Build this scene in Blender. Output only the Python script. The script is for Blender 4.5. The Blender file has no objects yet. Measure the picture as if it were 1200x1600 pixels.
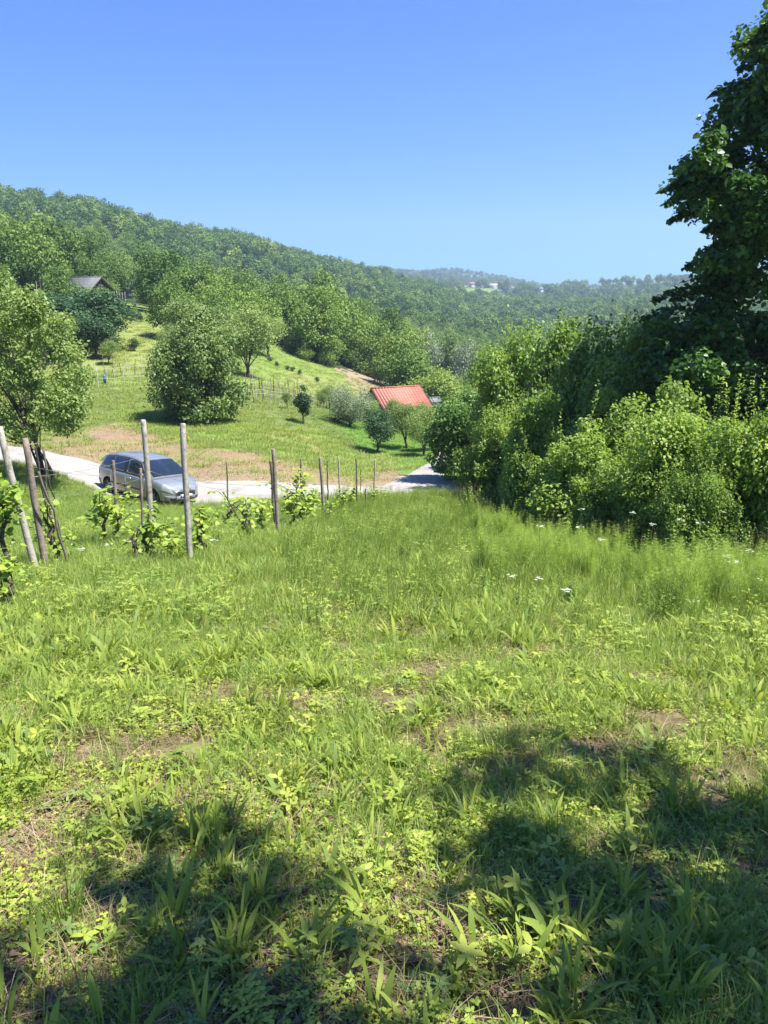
import bpy, bmesh, math, random
import numpy as np
from mathutils import Vector, Matrix
C = bpy.context.scene.collection
SC = bpy.context.scene
R = math.radians

# ------------------------------------------------------------------ camera, sky, sun, exposure
PITCH = R(15.4); CAMZ = 1.6; F = 1200.0          # photo is 1200 x 1600, focal length 1200 px
cam_d = bpy.data.cameras.new('camera'); cam = bpy.data.objects.new('camera', cam_d); C.objects.link(cam)
cam.location = (0, 0, CAMZ); cam.rotation_euler = (math.pi/2 - PITCH, 0, 0)
cam_d.sensor_fit = 'VERTICAL'; cam_d.sensor_height = 24; cam_d.lens = 24*F/1600
cam_d.clip_start = 0.05; cam_d.clip_end = 9000
SC.camera = cam
SUN_EL, SUN_AZ = 63.0, 112.0                       # azimuth clockwise from the viewing direction
w = bpy.data.worlds.new('World'); SC.world = w; w.use_nodes = True
nt = w.node_tree; bg = nt.nodes['Background']
sky = nt.nodes.new('ShaderNodeTexSky'); sky.sky_type = 'NISHITA'; sky.sun_disc = False
sky.sun_elevation = R(SUN_EL); sky.sun_rotation = R(SUN_AZ)
sky.air_density = 1.0; sky.dust_density = 0.25; sky.ozone_density = 3.5; sky.altitude = 200
hsv = nt.nodes.new('ShaderNodeHueSaturation'); hsv.inputs['Saturation'].default_value = 1.33; hsv.inputs['Hue'].default_value = .510; nt.links.new(sky.outputs[0], hsv.inputs['Color'])
tn = nt.nodes.new('ShaderNodeMix'); tn.data_type = 'RGBA'; tn.blend_type = 'MULTIPLY'; tn.inputs[0].default_value = 1; tn.inputs[7].default_value = (.25, .75, 1.24, 1)
nt.links.new(hsv.outputs[0], tn.inputs[6]); nt.links.new(tn.outputs[2], bg.inputs[0]); bg.inputs[1].default_value = 0.062
sd = bpy.data.lights.new('sun', 'SUN'); sd.energy = 5.0; sd.angle = R(0.53); sd.color = (1, .955, .87)
sun = bpy.data.objects.new('sun', sd); C.objects.link(sun)
sv = Vector((math.sin(R(SUN_AZ))*math.cos(R(SUN_EL)), math.cos(R(SUN_AZ))*math.cos(R(SUN_EL)), math.sin(R(SUN_EL))))
sun.rotation_euler = sv.to_track_quat('Z', 'Y').to_euler(); sun.location = (20, 20, 60)
SC.view_settings.view_transform = 'Standard'; SC.view_settings.look = 'None'
SC.view_settings.exposure = 1.45; SC.view_settings.gamma = 1
SC.cycles.max_bounces = 7; SC.cycles.diffuse_bounces = 3; SC.cycles.transmission_bounces = 4
SC.cycles.glossy_bounces = 2; SC.cycles.transparent_max_bounces = 4; SC.cycles.volume_bounces = 0
SC.cycles.use_denoising = True; SC.cycles.sample_clamp_indirect = 4

# ------------------------------------------------------------------ helpers
rs = np.random.RandomState(7); random.seed(7)
cp, sp = math.cos(PITCH), math.sin(PITCH)

def ratio(py):
    t = (800-py)/F
    return (-sp+t*cp)/(cp+t*sp)
def P(px, py, Y):
    t = (800-py)/F; dy = cp+t*sp
    return ((px-600)/F/dy*Y, Y, CAMZ+(-sp+t*cp)/dy*Y)
def to_px(x, y, z):
    f = y*cp-(z-CAMZ)*sp; u = y*sp+(z-CAMZ)*cp
    f = np.where(np.abs(f) < 1e-3, 1e-3, f)
    return 600+F*x/f, 800-F*u/f, f

# smooth value noise in numpy
def vnoise(x, y, seed=0):
    xi = np.floor(x).astype(np.int64); yi = np.floor(y).astype(np.int64)
    fx = x-xi; fy = y-yi; fx = fx*fx*(3-2*fx); fy = fy*fy*(3-2*fy)
    def h(a, b):
        n = (a*374761393+b*668265263+seed*144269)&0x7fffffff
        n = ((n ^ (n >> 13))*1274126177)&0x7fffffff
        return ((n ^ (n >> 16))&0xffff)/65535.0
    return (h(xi, yi)*(1-fx)+h(xi+1, yi)*fx)*(1-fy)+(h(xi, yi+1)*(1-fx)+h(xi+1, yi+1)*fx)*fy
def fbm(x, y, seed=0, o=4):
    s = 0; a = .5; t = 0
    for k in range(o):
        s = s+a*vnoise(x*2**k, y*2**k, seed+k*17); t += a; a *= .5
    return s/t
def in_poly(px, py, poly):
    px = np.asarray(px, float); py = np.asarray(py, float); ins = np.zeros(px.shape, bool)
    n = len(poly)
    for i in range(n):
        x1, y1 = poly[i]; x2, y2 = poly[(i+1) % n]
        c = ((y1 > py) != (y2 > py)); d = (y2-y1) if y2 != y1 else 1e-9
        ins ^= c & (px < (x2-x1)*(py-y1)/d+x1)
    return ins

# ---- terrain height from surveyed points: interpolates z/(y+20) over (x/(y+20), log(y+20))
CP = []
for Yc in (0, 4, 9, 15, 21):
    for u in (-.75, -.4, 0, .4, .75):
        CP.append((u*(Yc+20), Yc, -.2*Yc - .004*max(0, u)*Yc*Yc*.2))
def cpx(*l):
    for a in l: CP.append(P(*a))
cpx((75,745,26.5),(110,730,31),(167,770,28.4),(242,793,27),(305,785,27.6),(400,771,28.5),(600,768,30),(690,765,31),(500,770,29),
    (690,776,27),(715,735,38),(722,700,48),(760,680,60),(350,735,32.5),(350,700,38),(350,660,47),(200,690,40),(150,640,49),
    (200,610,58),(200,580,66),(400,620,60),(520,650,58),(480,690,45),(480,720,38),(400,690,41),(588,708,46.5),(670,715,44),(650,690,52),
    (450,640,55),(640,665,78),(600,670,62),(540,660,60),(400,570,85),(480,600,85),(560,628,85),(230,520,85),(200,490,100),
    (420,548,105),(540,592,105),(140,470,115),(60,450,120),(30,640,48),(-100,740,27),(-200,640,45),(-200,560,85))
def cc_(px, py, Y, th=10.5): x, _y, z = P(px, py, Y); CP.append((x, Y, z-th))
for _a in ((-300,285,440),(0,293,450),(100,301,460),(200,327,480),(250,346,490),(330,357,510),(390,363,520),(450,386,540),(510,404,570),(560,414,600),(620,424,650)): cc_(*_a)
def cg(px, Y, z): x = P(px, 470, Y)[0]; CP.append((x, Y, z))
for a in ((-300,180,10),(0,180,3.5),(200,180,.5),(400,200,-4),(560,170,-10),(700,170,-17),(-300,260,12),(0,260,5),(200,260,2),(400,260,-7),(560,260,-14),(700,260,-20),
          (700,700,4),(150,320,20),(400,360,6),(560,420,0),(700,450,-12),
          (0,700,66),(340,800,48),(560,900,22),(1080,1300,25),(1300,1300,30),(900,1300,15),(800,1300,10),(650,2000,64),(760,2000,50),(900,2000,22),(1100,2000,25),(0,2000,90),(400,2000,80),
          (1000,14,-3.3),(1200,14,-3.2),(1400,14,-3.2),(1000,30,-6.5),(1300,30,-7),(850,20,-4.4),(850,40,-8),(1100,60,-11),(850,100,-14),(1200,100,-15),(1000,170,-20),(1300,170,-18),(1000,260,-22),(1300,260,-20),
          (750,500,-16),(1000,500,-12),(1300,500,-5),(700,1000,14),(830,900,2),(1000,900,5),(1300,900,18),(700,1300,30),(600,1400,40)):
    cg(*a)
CP = np.array(CP); _u = CP[:,0]/(CP[:,1]+20); _v = np.log(CP[:,1]+20)*.55; _s = CP[:,2]/(CP[:,1]+20)
def _k(r2): return np.where(r2 > 0, .5*r2*np.log(r2+1e-20), 0)
_n = len(CP); _A = np.zeros((_n+3, _n+3))
_A[:_n,:_n] = _k((_u[:,None]-_u[None])**2+(_v[:,None]-_v[None])**2)+np.eye(_n)*2e-4
_A[:_n,_n] = 1; _A[:_n,_n+1] = _u; _A[:_n,_n+2] = _v; _A[_n:,:_n] = _A[:_n,_n:].T
_c = np.linalg.solve(_A, np.concatenate([_s, [0,0,0]]))
def H0(x, y):
    x = np.atleast_1d(np.asarray(x, float)); y = np.atleast_1d(np.asarray(y, float)); sh = x.shape
    x = x.ravel(); y = y.ravel(); out = np.zeros(x.shape)
    yc = np.clip(y, 0, 2100); xs = x
    u = np.clip(xs/(yc+20), -.85, .85); v = np.log(yc+20)*.55
    for i in range(0, len(x), 20000):
        sl = slice(i, i+20000)
        r2 = (u[sl,None]-_u[None])**2+(v[sl,None]-_v[None])**2
        out[sl] = _k(r2)@_c[:_n]+_c[_n]+_c[_n+1]*u[sl]+_c[_n+2]*v[sl]
    z = out*(yc+20) - .2*np.minimum(y, 0)
    z = z - np.maximum(y-2100, 0)*.12
    far = np.clip((y-550)/500, 0, 1)
    z = z+far*(fbm(x/190., y/190., 5)-.5)*26*np.clip(y/900, .4, 1.6)
    return z.reshape(sh)

# ---- the road: centre line (photo pixel, depth) -> world
RC = [(-420,705,38),(-150,716,35),(60,722,32.5),(180,738,30.2),(300,757,29.3),(400,766,29.3),(500,767,29.6),(590,767,30.2),(650,764,31),(690,752,33.5),(716,728,38.5),(735,705,46),(765,690,56),(830,680,70)]
rp = np.array([P(*a)[:2] for a in RC])
def smooth_path(p, n=12):
    out = []
    q = np.vstack([2*p[0]-p[1], p, 2*p[-1]-p[-2]])
    for i in range(1, len(q)-2):
        for k in range(n):
            t = k/n; a, b, c, d = q[i-1], q[i], q[i+1], q[i+2]
            out.append(.5*((2*b)+(-a+c)*t+(2*a-5*b+4*c-d)*t*t+(-a+3*b-3*c+d)*t**3))
    out.append(q[-2]); return np.array(out)
rpath = smooth_path(rp)
def road_dist(x, y):
    x = np.asarray(x, float); y = np.asarray(y, float)
    d = np.full(x.shape, 1e9)
    for a, b in zip(rpath[:-1], rpath[1:]):
        ab = b-a; L = (ab@ab); t = np.clip(((x-a[0])*ab[0]+(y-a[1])*ab[1])/L, 0, 1)
        d = np.minimum(d, np.hypot(x-a[0]-t*ab[0], y-a[1]-t*ab[1]))
    return d
def H(x, y):
    x = np.atleast_1d(np.asarray(x, float)); y = np.atleast_1d(np.asarray(y, float))
    z = H0(x, y)
    nr = np.clip(1-np.hypot(x, y)/60, 0, 1)
    z = z+nr*((fbm(x*1.1, y*1.1, 2)-.5)*.16)+np.clip(1-np.hypot(x, y)/12, 0, 1)*(fbm(x*7, y*7, 9, 3)-.5)*.05
    return z
def Hs(x, y): return float(H(x, y)[0])
def ground_at(px, py, y0=1.0, y1=400):
    """first point where the sight line through a photo pixel meets the terrain"""
    Y = np.exp(np.linspace(math.log(y0), math.log(y1), 1400)); t = (800-py)/F; dy = cp+t*sp
    x = (px-600)/F/dy*Y; z = CAMZ+(-sp+t*cp)/dy*Y; g = H0(x, Y)
    i = np.argmax(z < g)
    return (float(x[i]), float(Y[i]), Hs(x[i], Y[i]))

# ---- meshes from arrays
def fmesh(name, V, faces, mats=(), mi=None, tone=None, smooth=False, col=None):
    """faces: list of int arrays (m,k)"""
    me = bpy.data.meshes.new(name)
    V = np.ascontiguousarray(V, np.float32)
    faces = [np.asarray(f, np.int32) for f in faces if len(f)]
    me.vertices.add(len(V)); me.vertices.foreach_set('co', V.ravel())
    lt = np.concatenate([np.full(len(f), f.shape[1], np.int32) for f in faces])
    ls = np.concatenate([[0], np.cumsum(lt)[:-1]]).astype(np.int32)
    li = np.concatenate([f.ravel() for f in faces])
    me.loops.add(len(li)); me.loops.foreach_set('vertex_index', li)
    me.polygons.add(len(lt)); me.polygons.foreach_set('loop_start', ls); me.polygons.foreach_set('loop_total', lt)
    if mi is not None: me.polygons.foreach_set('material_index', np.asarray(mi, np.int32))
    if smooth: me.polygons.foreach_set('use_smooth', np.ones(len(lt), bool))
    for m in mats: me.materials.append(m)
    if tone is not None:
        a = me.attributes.new('tone', 'FLOAT', 'POINT'); a.data.foreach_set('value', np.asarray(tone, np.float32))
    if col is not None:
        a = me.attributes.new('ground', 'FLOAT_COLOR', 'POINT'); a.data.foreach_set('color', np.ascontiguousarray(col, np.float32).ravel())
    me.update(calc_edges=True); me.validate()
    return me
class Geo:
    """collects vertex blocks with faces, a tone per vertex and a material index per face"""
    def __init__(s): s.V = []; s.F = []; s.M = []; s.T = []; s.n = 0
    def add(s, V, F, tone=.5, mi=0):
        V = np.asarray(V, float).reshape(-1, 3); s.V.append(V)
        s.T.append(np.full(len(V), tone) if np.isscalar(tone) else np.asarray(tone, float))
        for f in (F if isinstance(F, list) else [F]):
            f = np.asarray(f); s.F.append(f+s.n); s.M.append(np.full(len(f), mi))
        s.n += len(V)
    def mesh(s, name, mats, smooth=False):
        return fmesh(name, np.concatenate(s.V), s.F, mats, np.concatenate(s.M), np.concatenate(s.T), smooth)
def norm(a): return a/np.maximum(np.linalg.norm(a, axis=-1, keepdims=True), 1e-9)
def frames(d, n):
    """leaf length direction d and normal n (made perpendicular) -> side vector"""
    d = norm(d); s = norm(np.cross(d, n)); n2 = np.cross(s, d); return d, s, n2
LEAF = {'diamond': ([(0,0,0),(.5,-.5,.0),(1,0,0),(.5,.5,0)], [(0,1,2),(0,2,3)]),
        'oval': ([(0,0,0),(.28,-.42,.05),(.28,.42,.05),(.68,-.4,.05),(.68,.4,.05),(1,0,-.1)], [(0,1,2),(1,3,2),(2,3,4),(3,5,4)]),
        'heart': ([(0,0,0),(.1,-.45,.06),(.1,.45,.06),(.55,-.46,.04),(.55,.46,.04),(1,0,-.14),(.45,0,-.03)], [(0,1,6),(0,6,2),(1,3,6),(6,4,2),(3,5,6),(6,5,4)]),
        'long': ([(0,0,0),(.3,-.5,.02),(.3,.5,.02),(.7,-.4,-.04),(.7,.4,-.04),(1,0,-.16)], [(0,1,2),(1,3,2),(2,3,4),(3,5,4)])}
def add_leaves(g, pos, d, n, L, W, shape='oval', tone=None, mi=0):
    tv, tf = LEAF[shape]; tv = np.array(tv); tf = np.array(tf); N = len(pos)
    d, s, n = frames(d, n); L = np.broadcast_to(L, (N,)); W = np.broadcast_to(W, (N,))
    V = pos[:,None]+d[:,None]*(tv[None,:,0,None]*L[:,None,None])+s[:,None]*(tv[None,:,1,None]*W[:,None,None])+n[:,None]*(tv[None,:,2,None]*L[:,None,None])
    Fc = (tf[None]+np.arange(N)[:,None,None]*len(tv)).reshape(-1, 3)
    if tone is None: tone = np.random.RandomState(N).rand(N)
    g.add(V.reshape(-1,3), Fc, np.repeat(tone, len(tv)), mi)
def add_blades(g, base, az, lean, Hh, W, rnd, segs=4, prof='grass', tone=None, mi=0, droop=1.0):
    """curved strips growing from base; lean = sideways reach as a share of height"""
    N = len(base); t = np.linspace(0, 1, segs+1)
    d = np.stack([np.cos(az), np.sin(az), np.zeros(N)], 1); s = np.stack([-np.sin(az), np.cos(az), np.zeros(N)], 1)
    tw = rnd.uniform(-1.2, 1.2, N)
    s = s*np.cos(tw)[:,None]+d*np.sin(tw)[:,None]*.8
    out = (lean*Hh)[:,None]*t[None]**1.8; up = Hh[:,None]*(t[None]-(droop*.35*np.clip(lean, 0, 1.4))[:,None]*t[None]**3)
    c = base[:,None]+d[:,None]*out[...,None]; c[...,2] += up
    if prof == 'grass': wv = np.clip(1-t**2.2, 0.0, 1)*.9+.0
    elif prof == 'lance': wv = np.sin(np.clip(t**1.35*.97+.03, 0, 1)*math.pi)**.8
    else: wv = np.ones_like(t)
    wv = np.maximum(wv, .04)
    A = c-s[:,None]*(W[:,None]*wv[None]*.5)[...,None]; B = c+s[:,None]*(W[:,None]*wv[None]*.5)[...,None]
    V = np.stack([A, B], 2).reshape(N, -1, 3)
    q = np.array([(2*i, 2*i+1, 2*i+3, 2*i+2) for i in range(segs)])
    Fc = (q[None]+np.arange(N)[:,None,None]*(2*(segs+1))).reshape(-1, 4)
    if tone is None: tone = rnd.rand(N)
    g.add(V.reshape(-1,3), Fc, np.repeat(tone, 2*(segs+1)), mi)
def add_tube(g, pts, rad, sides=6, mi=0, tone=.5, cap=True):
    pts = np.asarray(pts, float); n = len(pts); rad = np.broadcast_to(rad, (n,))
    tg = norm(np.gradient(pts, axis=0)); ref = np.array([0,0,1.]) if abs(tg[0,2]) < .9 else np.array([1.,0,0])
    a = norm(np.cross(tg, ref)); b = np.cross(tg, a)
    th = np.arange(sides)*2*math.pi/sides
    V = pts[:,None]+(a[:,None]*np.cos(th)[None,:,None]+b[:,None]*np.sin(th)[None,:,None])*rad[:,None,None]
    f = [(i*sides+j, i*sides+(j+1)%sides, (i+1)*sides+(j+1)%sides, (i+1)*sides+j) for i in range(n-1) for j in range(sides)]
    V = V.reshape(-1,3); fs = [np.array(f)]
    if cap: fs.append(np.array([list(range((n-1)*sides, n*sides))])); fs.append(np.array([list(range(sides))[::-1]]))
    g.add(V, fs, tone, mi)
def add_box(g, lo, hi, mi=0, tone=.5, M=None):
    x0,y0,z0 = lo; x1,y1,z1 = hi
    V = np.array([(x0,y0,z0),(x1,y0,z0),(x1,y1,z0),(x0,y1,z0),(x0,y0,z1),(x1,y0,z1),(x1,y1,z1),(x0,y1,z1)], float)
    if M is not None: V = V@np.array(M.to_3x3()).T+np.array(M.translation)
    g.add(V, np.array([(0,3,2,1),(4,5,6,7),(0,1,5,4),(1,2,6,5),(2,3,7,6),(3,0,4,7)]), tone, mi)

# ---- objects
def tag(o, label=None, cat=None, group=None, kind=None):
    if label: o['label'] = label
    if cat: o['category'] = cat
    if group: o['group'] = group
    if kind: o['kind'] = kind
    return o
def ob(name, me, loc=(0,0,0), rz=0, sc=1, parent=None):
    o = bpy.data.objects.new(name, me); C.objects.link(o); o.location = loc; o.rotation_euler = (0,0,rz)
    o.scale = sc if hasattr(sc, '__len__') else (sc,)*3
    if parent is not None: o.parent = parent
    return o
def empty(name, loc=(0,0,0), rz=0, sc=1): 
    o = ob(name, None, loc, rz, sc); o.empty_display_size = .2; return o
def copy_tree(src, loc, rz=0, sc=None):
    r = src.copy(); C.objects.link(r); r.location = loc; r.rotation_euler = (0,0,rz)
    if sc is not None: r.scale = sc if hasattr(sc, '__len__') else (sc,)*3
    for ch in src.children:
        c = ch.copy(); C.objects.link(c); c.parent = r
        for g2 in ch.children:
            d = g2.copy(); C.objects.link(d); d.parent = c
    return r

# ---- materials
def newmat(name):
    m = bpy.data.materials.new(name); m.use_nodes = True; nt = m.node_tree; nt.nodes.clear()
    out = nt.nodes.new('ShaderNodeOutputMaterial'); return m, nt, out
def N(nt, t, **kw):
    n = nt.nodes.new(t)
    for k, v in kw.items(): setattr(n, k, v)
    return n
def math_node(nt, op, a, b=None):
    n = N(nt, 'ShaderNodeMath', operation=op)
    for i, v in enumerate((a, b)):
        if v is None: continue
        if hasattr(v, 'is_linked') or hasattr(v, 'links'): nt.links.new(v, n.inputs[i])
        else: n.inputs[i].default_value = v
    return n.outputs[0]
def ramp(nt, fac, stops):
    r = N(nt, 'ShaderNodeValToRGB'); e = r.color_ramp.elements
    while len(e) < len(stops): e.new(.5)
    for el, (p, c) in zip(e, stops): el.position = p; el.color = (*c, 1)
    nt.links.new(fac, r.inputs[0]); return r.outputs[0]
def leafmat(name, cols, trans=.4, tint=(1.2, 1.17, .62), rough=.5, objrand=.35, spec=.35):
    """leaf: colour from a per-leaf tone and a per-plant random value; light also passes through"""
    m, nt, out = newmat(name); L = nt.links.new
    at = N(nt, 'ShaderNodeAttribute', attribute_name='tone'); oi = N(nt, 'ShaderNodeObjectInfo')
    f = math_node(nt, 'ADD', math_node(nt, 'MULTIPLY', at.outputs['Fac'], 1-objrand), math_node(nt, 'MULTIPLY', oi.outputs['Random'], objrand))
    k = len(cols); c = ramp(nt, f, [(i/(k-1)*.8+.1, cols[i]) for i in range(k)])
    b = N(nt, 'ShaderNodeBsdfPrincipled'); L(c, b.inputs['Base Color']); b.inputs['Roughness'].default_value = rough
    b.inputs['Specular IOR Level'].default_value = spec
    t = N(nt, 'ShaderNodeBsdfTranslucent'); mx = N(nt, 'ShaderNodeMix', data_type='RGBA', blend_type='MULTIPLY')
    mx.inputs[0].default_value = 1; L(c, mx.inputs[6]); mx.inputs[7].default_value = (*tint, 1); L(mx.outputs[2], t.inputs[0])
    ms = N(nt, 'ShaderNodeMixShader'); ms.inputs[0].default_value = trans
    L(b.outputs[0], ms.inputs[1]); L(t.outputs[0], ms.inputs[2]); L(ms.outputs[0], out.inputs[0]); return m
def surfmat(name, c1, c2, scale=8, rough=.8, bump=.3, spec=.3, metal=0, detail=6, stretch=(1,1,1), bscale=None, c3=None):
    m, nt, out = newmat(name); L = nt.links.new
    tc = N(nt, 'ShaderNodeTexCoord'); mp = N(nt, 'ShaderNodeMapping'); mp.inputs['Scale'].default_value = stretch; L(tc.outputs['Object'], mp.inputs[0])
    no = N(nt, 'ShaderNodeTexNoise'); no.inputs['Scale'].default_value = scale; no.inputs['Detail'].default_value = detail; L(mp.outputs[0], no.inputs[0])
    st = [(.32, c1), (.68, c2)] if c3 is None else [(.28, c1), (.5, c2), (.72, c3)]
    c = ramp(nt, no.outputs[0], st)
    b = N(nt, 'ShaderNodeBsdfPrincipled'); L(c, b.inputs['Base Color']); b.inputs['Roughness'].default_value = rough
    b.inputs['Specular IOR Level'].default_value = spec; b.inputs['Metallic'].default_value = metal
    if bump:
        n2 = N(nt, 'ShaderNodeTexNoise'); n2.inputs['Scale'].default_value = bscale or scale*3; n2.inputs['Detail'].default_value = 4; L(mp.outputs[0], n2.inputs[0])
        bp = N(nt, 'ShaderNodeBump'); bp.inputs['Strength'].default_value = bump; bp.inputs['Distance'].default_value = .02; L(n2.outputs[0], bp.inputs['Height']); L(bp.outputs[0], b.inputs['Normal'])
    L(b.outputs[0], out.inputs[0]); return m
def flatmat(name, c, rough=.5, metal=0, spec=.5, coat=0):
    m, nt, out = newmat(name); b = N(nt, 'ShaderNodeBsdfPrincipled'); b.inputs['Base Color'].default_value = (*c, 1)
    b.inputs['Roughness'].default_value = rough; b.inputs['Metallic'].default_value = metal; b.inputs['Specular IOR Level'].default_value = spec
    b.inputs['Coat Weight'].default_value = coat; b.inputs['Coat Roughness'].default_value = .05
    nt.links.new(b.outputs[0], out.inputs[0]); return m

G_ = lambda *a: a
M = {}
M['grass'] = leafmat('grass_blades', [(0.137, 0.215, 0.042), (0.242, 0.35, 0.063), (0.357, 0.45, 0.104)], .45)
M['grass_far'] = leafmat('field_grass', [(0.189, 0.26, 0.055), (0.284, 0.37, 0.076), (0.399, 0.44, 0.131)], .4)
M['lawn'] = leafmat('lawn_grass', [(.13,.22,.035),(.20,.31,.05),(.28,.38,.065)], .4)
M['broad'] = leafmat('broad_blades', [(0.139, 0.214, 0.042), (0.254, 0.337, 0.056), (0.382, 0.439, 0.083)], .45, rough=.55, spec=.25)
M['clover'] = leafmat('ground_leaves', [(0.179, 0.26, 0.039), (0.315, 0.4, 0.06), (0.462, 0.5, 0.093)], .4)
M['blue_leaf'] = leafmat('greyish_leaves', [(0.108, 0.176, 0.048), (0.18, 0.259, 0.068), (0.264, 0.341, 0.088)], .3, tint=(1.1,1.2,.6))
M['straw'] = leafmat('dry_straw', [(.16,.10,.05),(.30,.22,.12),(.42,.33,.19)], .15, tint=(1,1,1))
M['horsetail'] = leafmat('horsetail_green', [(0.149, 0.247, 0.035), (0.253, 0.371, 0.051), (0.356, 0.464, 0.07)], .4)
M['white'] = leafmat('umbel_white', [(.6,.62,.5),(.72,.72,.64)], .3, tint=(1,1,1))
M['yellow'] = leafmat('petal_yellow', [(.6,.5,.04),(.75,.62,.06)], .3, tint=(1,1,1))
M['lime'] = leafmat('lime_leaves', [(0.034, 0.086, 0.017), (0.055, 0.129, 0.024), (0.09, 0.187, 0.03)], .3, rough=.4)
M['bush'] = leafmat('bush_leaves', [(0.132, 0.22, 0.041), (0.231, 0.352, 0.061), (0.374, 0.495, 0.102)], .5, rough=.45)
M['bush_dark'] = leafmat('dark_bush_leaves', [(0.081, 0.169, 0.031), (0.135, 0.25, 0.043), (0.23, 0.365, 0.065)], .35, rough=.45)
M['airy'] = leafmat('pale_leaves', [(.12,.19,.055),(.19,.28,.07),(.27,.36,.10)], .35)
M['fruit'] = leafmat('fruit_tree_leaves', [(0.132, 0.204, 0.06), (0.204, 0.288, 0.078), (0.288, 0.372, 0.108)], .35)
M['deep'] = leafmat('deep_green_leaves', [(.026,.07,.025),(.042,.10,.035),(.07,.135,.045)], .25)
M['vine'] = leafmat('vine_leaves', [(.18,.28,.035),(.30,.42,.055),(.42,.50,.08)], .42)
M['wood1'] = leafmat('woodland_leaves', [(0.079, 0.144, 0.041), (0.173, 0.268, 0.059), (0.304, 0.391, 0.094)], .3, objrand=.6, rough=.7, spec=.12)
M['wood2'] = leafmat('ridge_leaves', [(0.057, 0.115, 0.031), (0.103, 0.184, 0.044), (0.172, 0.265, 0.061)], .25, objrand=.6, rough=.8, spec=.06)
M['silver'] = leafmat('silvery_leaves', [(.17,.23,.13),(.24,.30,.17),(.32,.37,.22)], .3, tint=(1.1,1.1,.8))
M['bark'] = surfmat('bark', (.05,.04,.03), (.13,.10,.075), 6, .9, .8, stretch=(6,6,1))
M['bark_grey'] = surfmat('bark_grey', (.10,.09,.075), (.22,.20,.17), 6, .9, .7, stretch=(5,5,1))
M['concrete'] = surfmat('weathered_concrete', (.16,.14,.11), (.36,.33,.275), 14, .9, .5, bscale=60, c3=(.42,.39,.33))
M['concrete_brown'] = surfmat('mossy_concrete', (.15,.115,.09), (.30,.245,.20), 9, .9, .5, bscale=60)
M['stake'] = surfmat('grey_stake_wood', (.10,.08,.06), (.27,.23,.18), 12, .9, .5, stretch=(8,8,.8))
M['stake_dark'] = surfmat('dark_stake_wood', (.05,.04,.035), (.14,.11,.09), 12, .9, .5, stretch=(8,8,.8))
M['pale_stake'] = surfmat('pale_stake_wood', (.35,.32,.26), (.6,.56,.48), 3, .9, 0)
M['wire'] = flatmat('galvanised_wire', (.45,.45,.44), .5, .8)
M['road'] = surfmat('pale_gravel', (.20,.187,.165), (.32,.302,.27), .8, .95, .8, detail=14, bscale=18, c3=(.26,.244,.215))

# ------------------------------------------------------------------ terrain, one sheet to the horizon
def axis(pos, neg, n_near, step, far, grow):
    a = list(np.arange(-neg, pos, step)); s = step
    while a[-1] < far: s *= grow; a.append(a[-1]+s)
    return a
ys = axis(62, 4, 0, .22, 3300, 1.03); b = [ys[0]]; s = .22
while b[-1] > -120: s *= 1.12; b.append(b[-1]-s)
ys = np.array(b[:0:-1]+ys)
xr = axis(16, 0, 0, .24, 3000, 1.035); xs = np.array([-a for a in xr[:0:-1]]+xr)
GX, GY = np.meshgrid(xs, ys); GZ = H(GX.ravel(), GY.ravel()).reshape(GX.shape)
rd = np.full(GX.shape, 99.0); mk = (GY > 15) & (GY < 110) & (GX > -80) & (GX < 60); rd[mk] = road_dist(GX[mk], GY[mk])
GZ = GZ-.06*np.clip((2.3-rd)/.6, 0, 1)
ppx, ppy, pf = to_px(GX, GY, GZ); jx = (fbm(GX*.9, GY*.9, 31)-.5)*26; jy = (fbm(GX*.9, GY*.9, 47)-.5)*16
qx, qy = ppx+jx, ppy+jy
def colmix(col, mask, c): return col*(1-mask[...,None])+np.array(c)*mask[...,None]
n1 = fbm(GX*.8, GY*.8, 3); n2 = fbm(GX*4, GY*4, 4); n3 = fbm(GX/14, GY/14, 8)
sm = lambda a, lo, hi: np.clip((a-lo)/(hi-lo), 0, 1)
TILL = [(60,690),(150,668),(230,655),(300,690),(420,706),(520,712),(600,735),(660,745),(700,745),(690,775),(500,772),(330,765),(150,735)]
FIELD = [(180,640),(330,655),(500,675),(600,735),(560,745),(400,708),(300,695),(200,668)]
MEADOW = [(-300,440),(60,455),(150,470),(215,470),(330,500),(430,540),(580,600),(600,640),(500,620),(420,600),(330,600),(150,615),(-300,600)]
col = np.ones(GX.shape+(3,))*np.array((.085,.12,.035))
col = colmix(col, sm(n1, .35, .6), (.12,.17,.045))
near = (GY < 24) & (pf > 0)
soil = colmix(np.ones(GX.shape+(3,))*np.array((.17,.115,.075)), sm(n2, .4, .62), (.27,.205,.13))
cov = np.clip(.22+sm(GY, 6, 13)*.6+sm(n1, .5, .7)*.35, 0, .92)
col = np.where(near[...,None], soil*(1-cov[...,None])+np.array((.075,.13,.03))*cov[...,None], col)
fr = (GY > 24) & (GY < 62)
lawn = in_poly(qx, qy, [(520,655),(600,650),(720,690),(720,720),(650,748),(560,700)])
till = in_poly(qx, qy, TILL) & fr; fld = in_poly(qx, qy, FIELD) & fr; mead = in_poly(qx, qy, MEADOW) & (GY > 58) & (GY < 125)
tc_ = colmix(np.ones(GX.shape+(3,))*np.array((.235,.17,.11)), sm(n1, .42, .62)*.55, (.17,.19,.06))
col = np.where(till[...,None], tc_, col)
col = np.where(fld[...,None], colmix(np.ones(GX.shape+(3,))*np.array((.13,.22,.035)), sm(n1, .55, .7)*.7, (.30,.24,.13)), col)
col = np.where((lawn & fr)[...,None], np.array((.10,.20,.035))+0*col, col)
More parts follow.
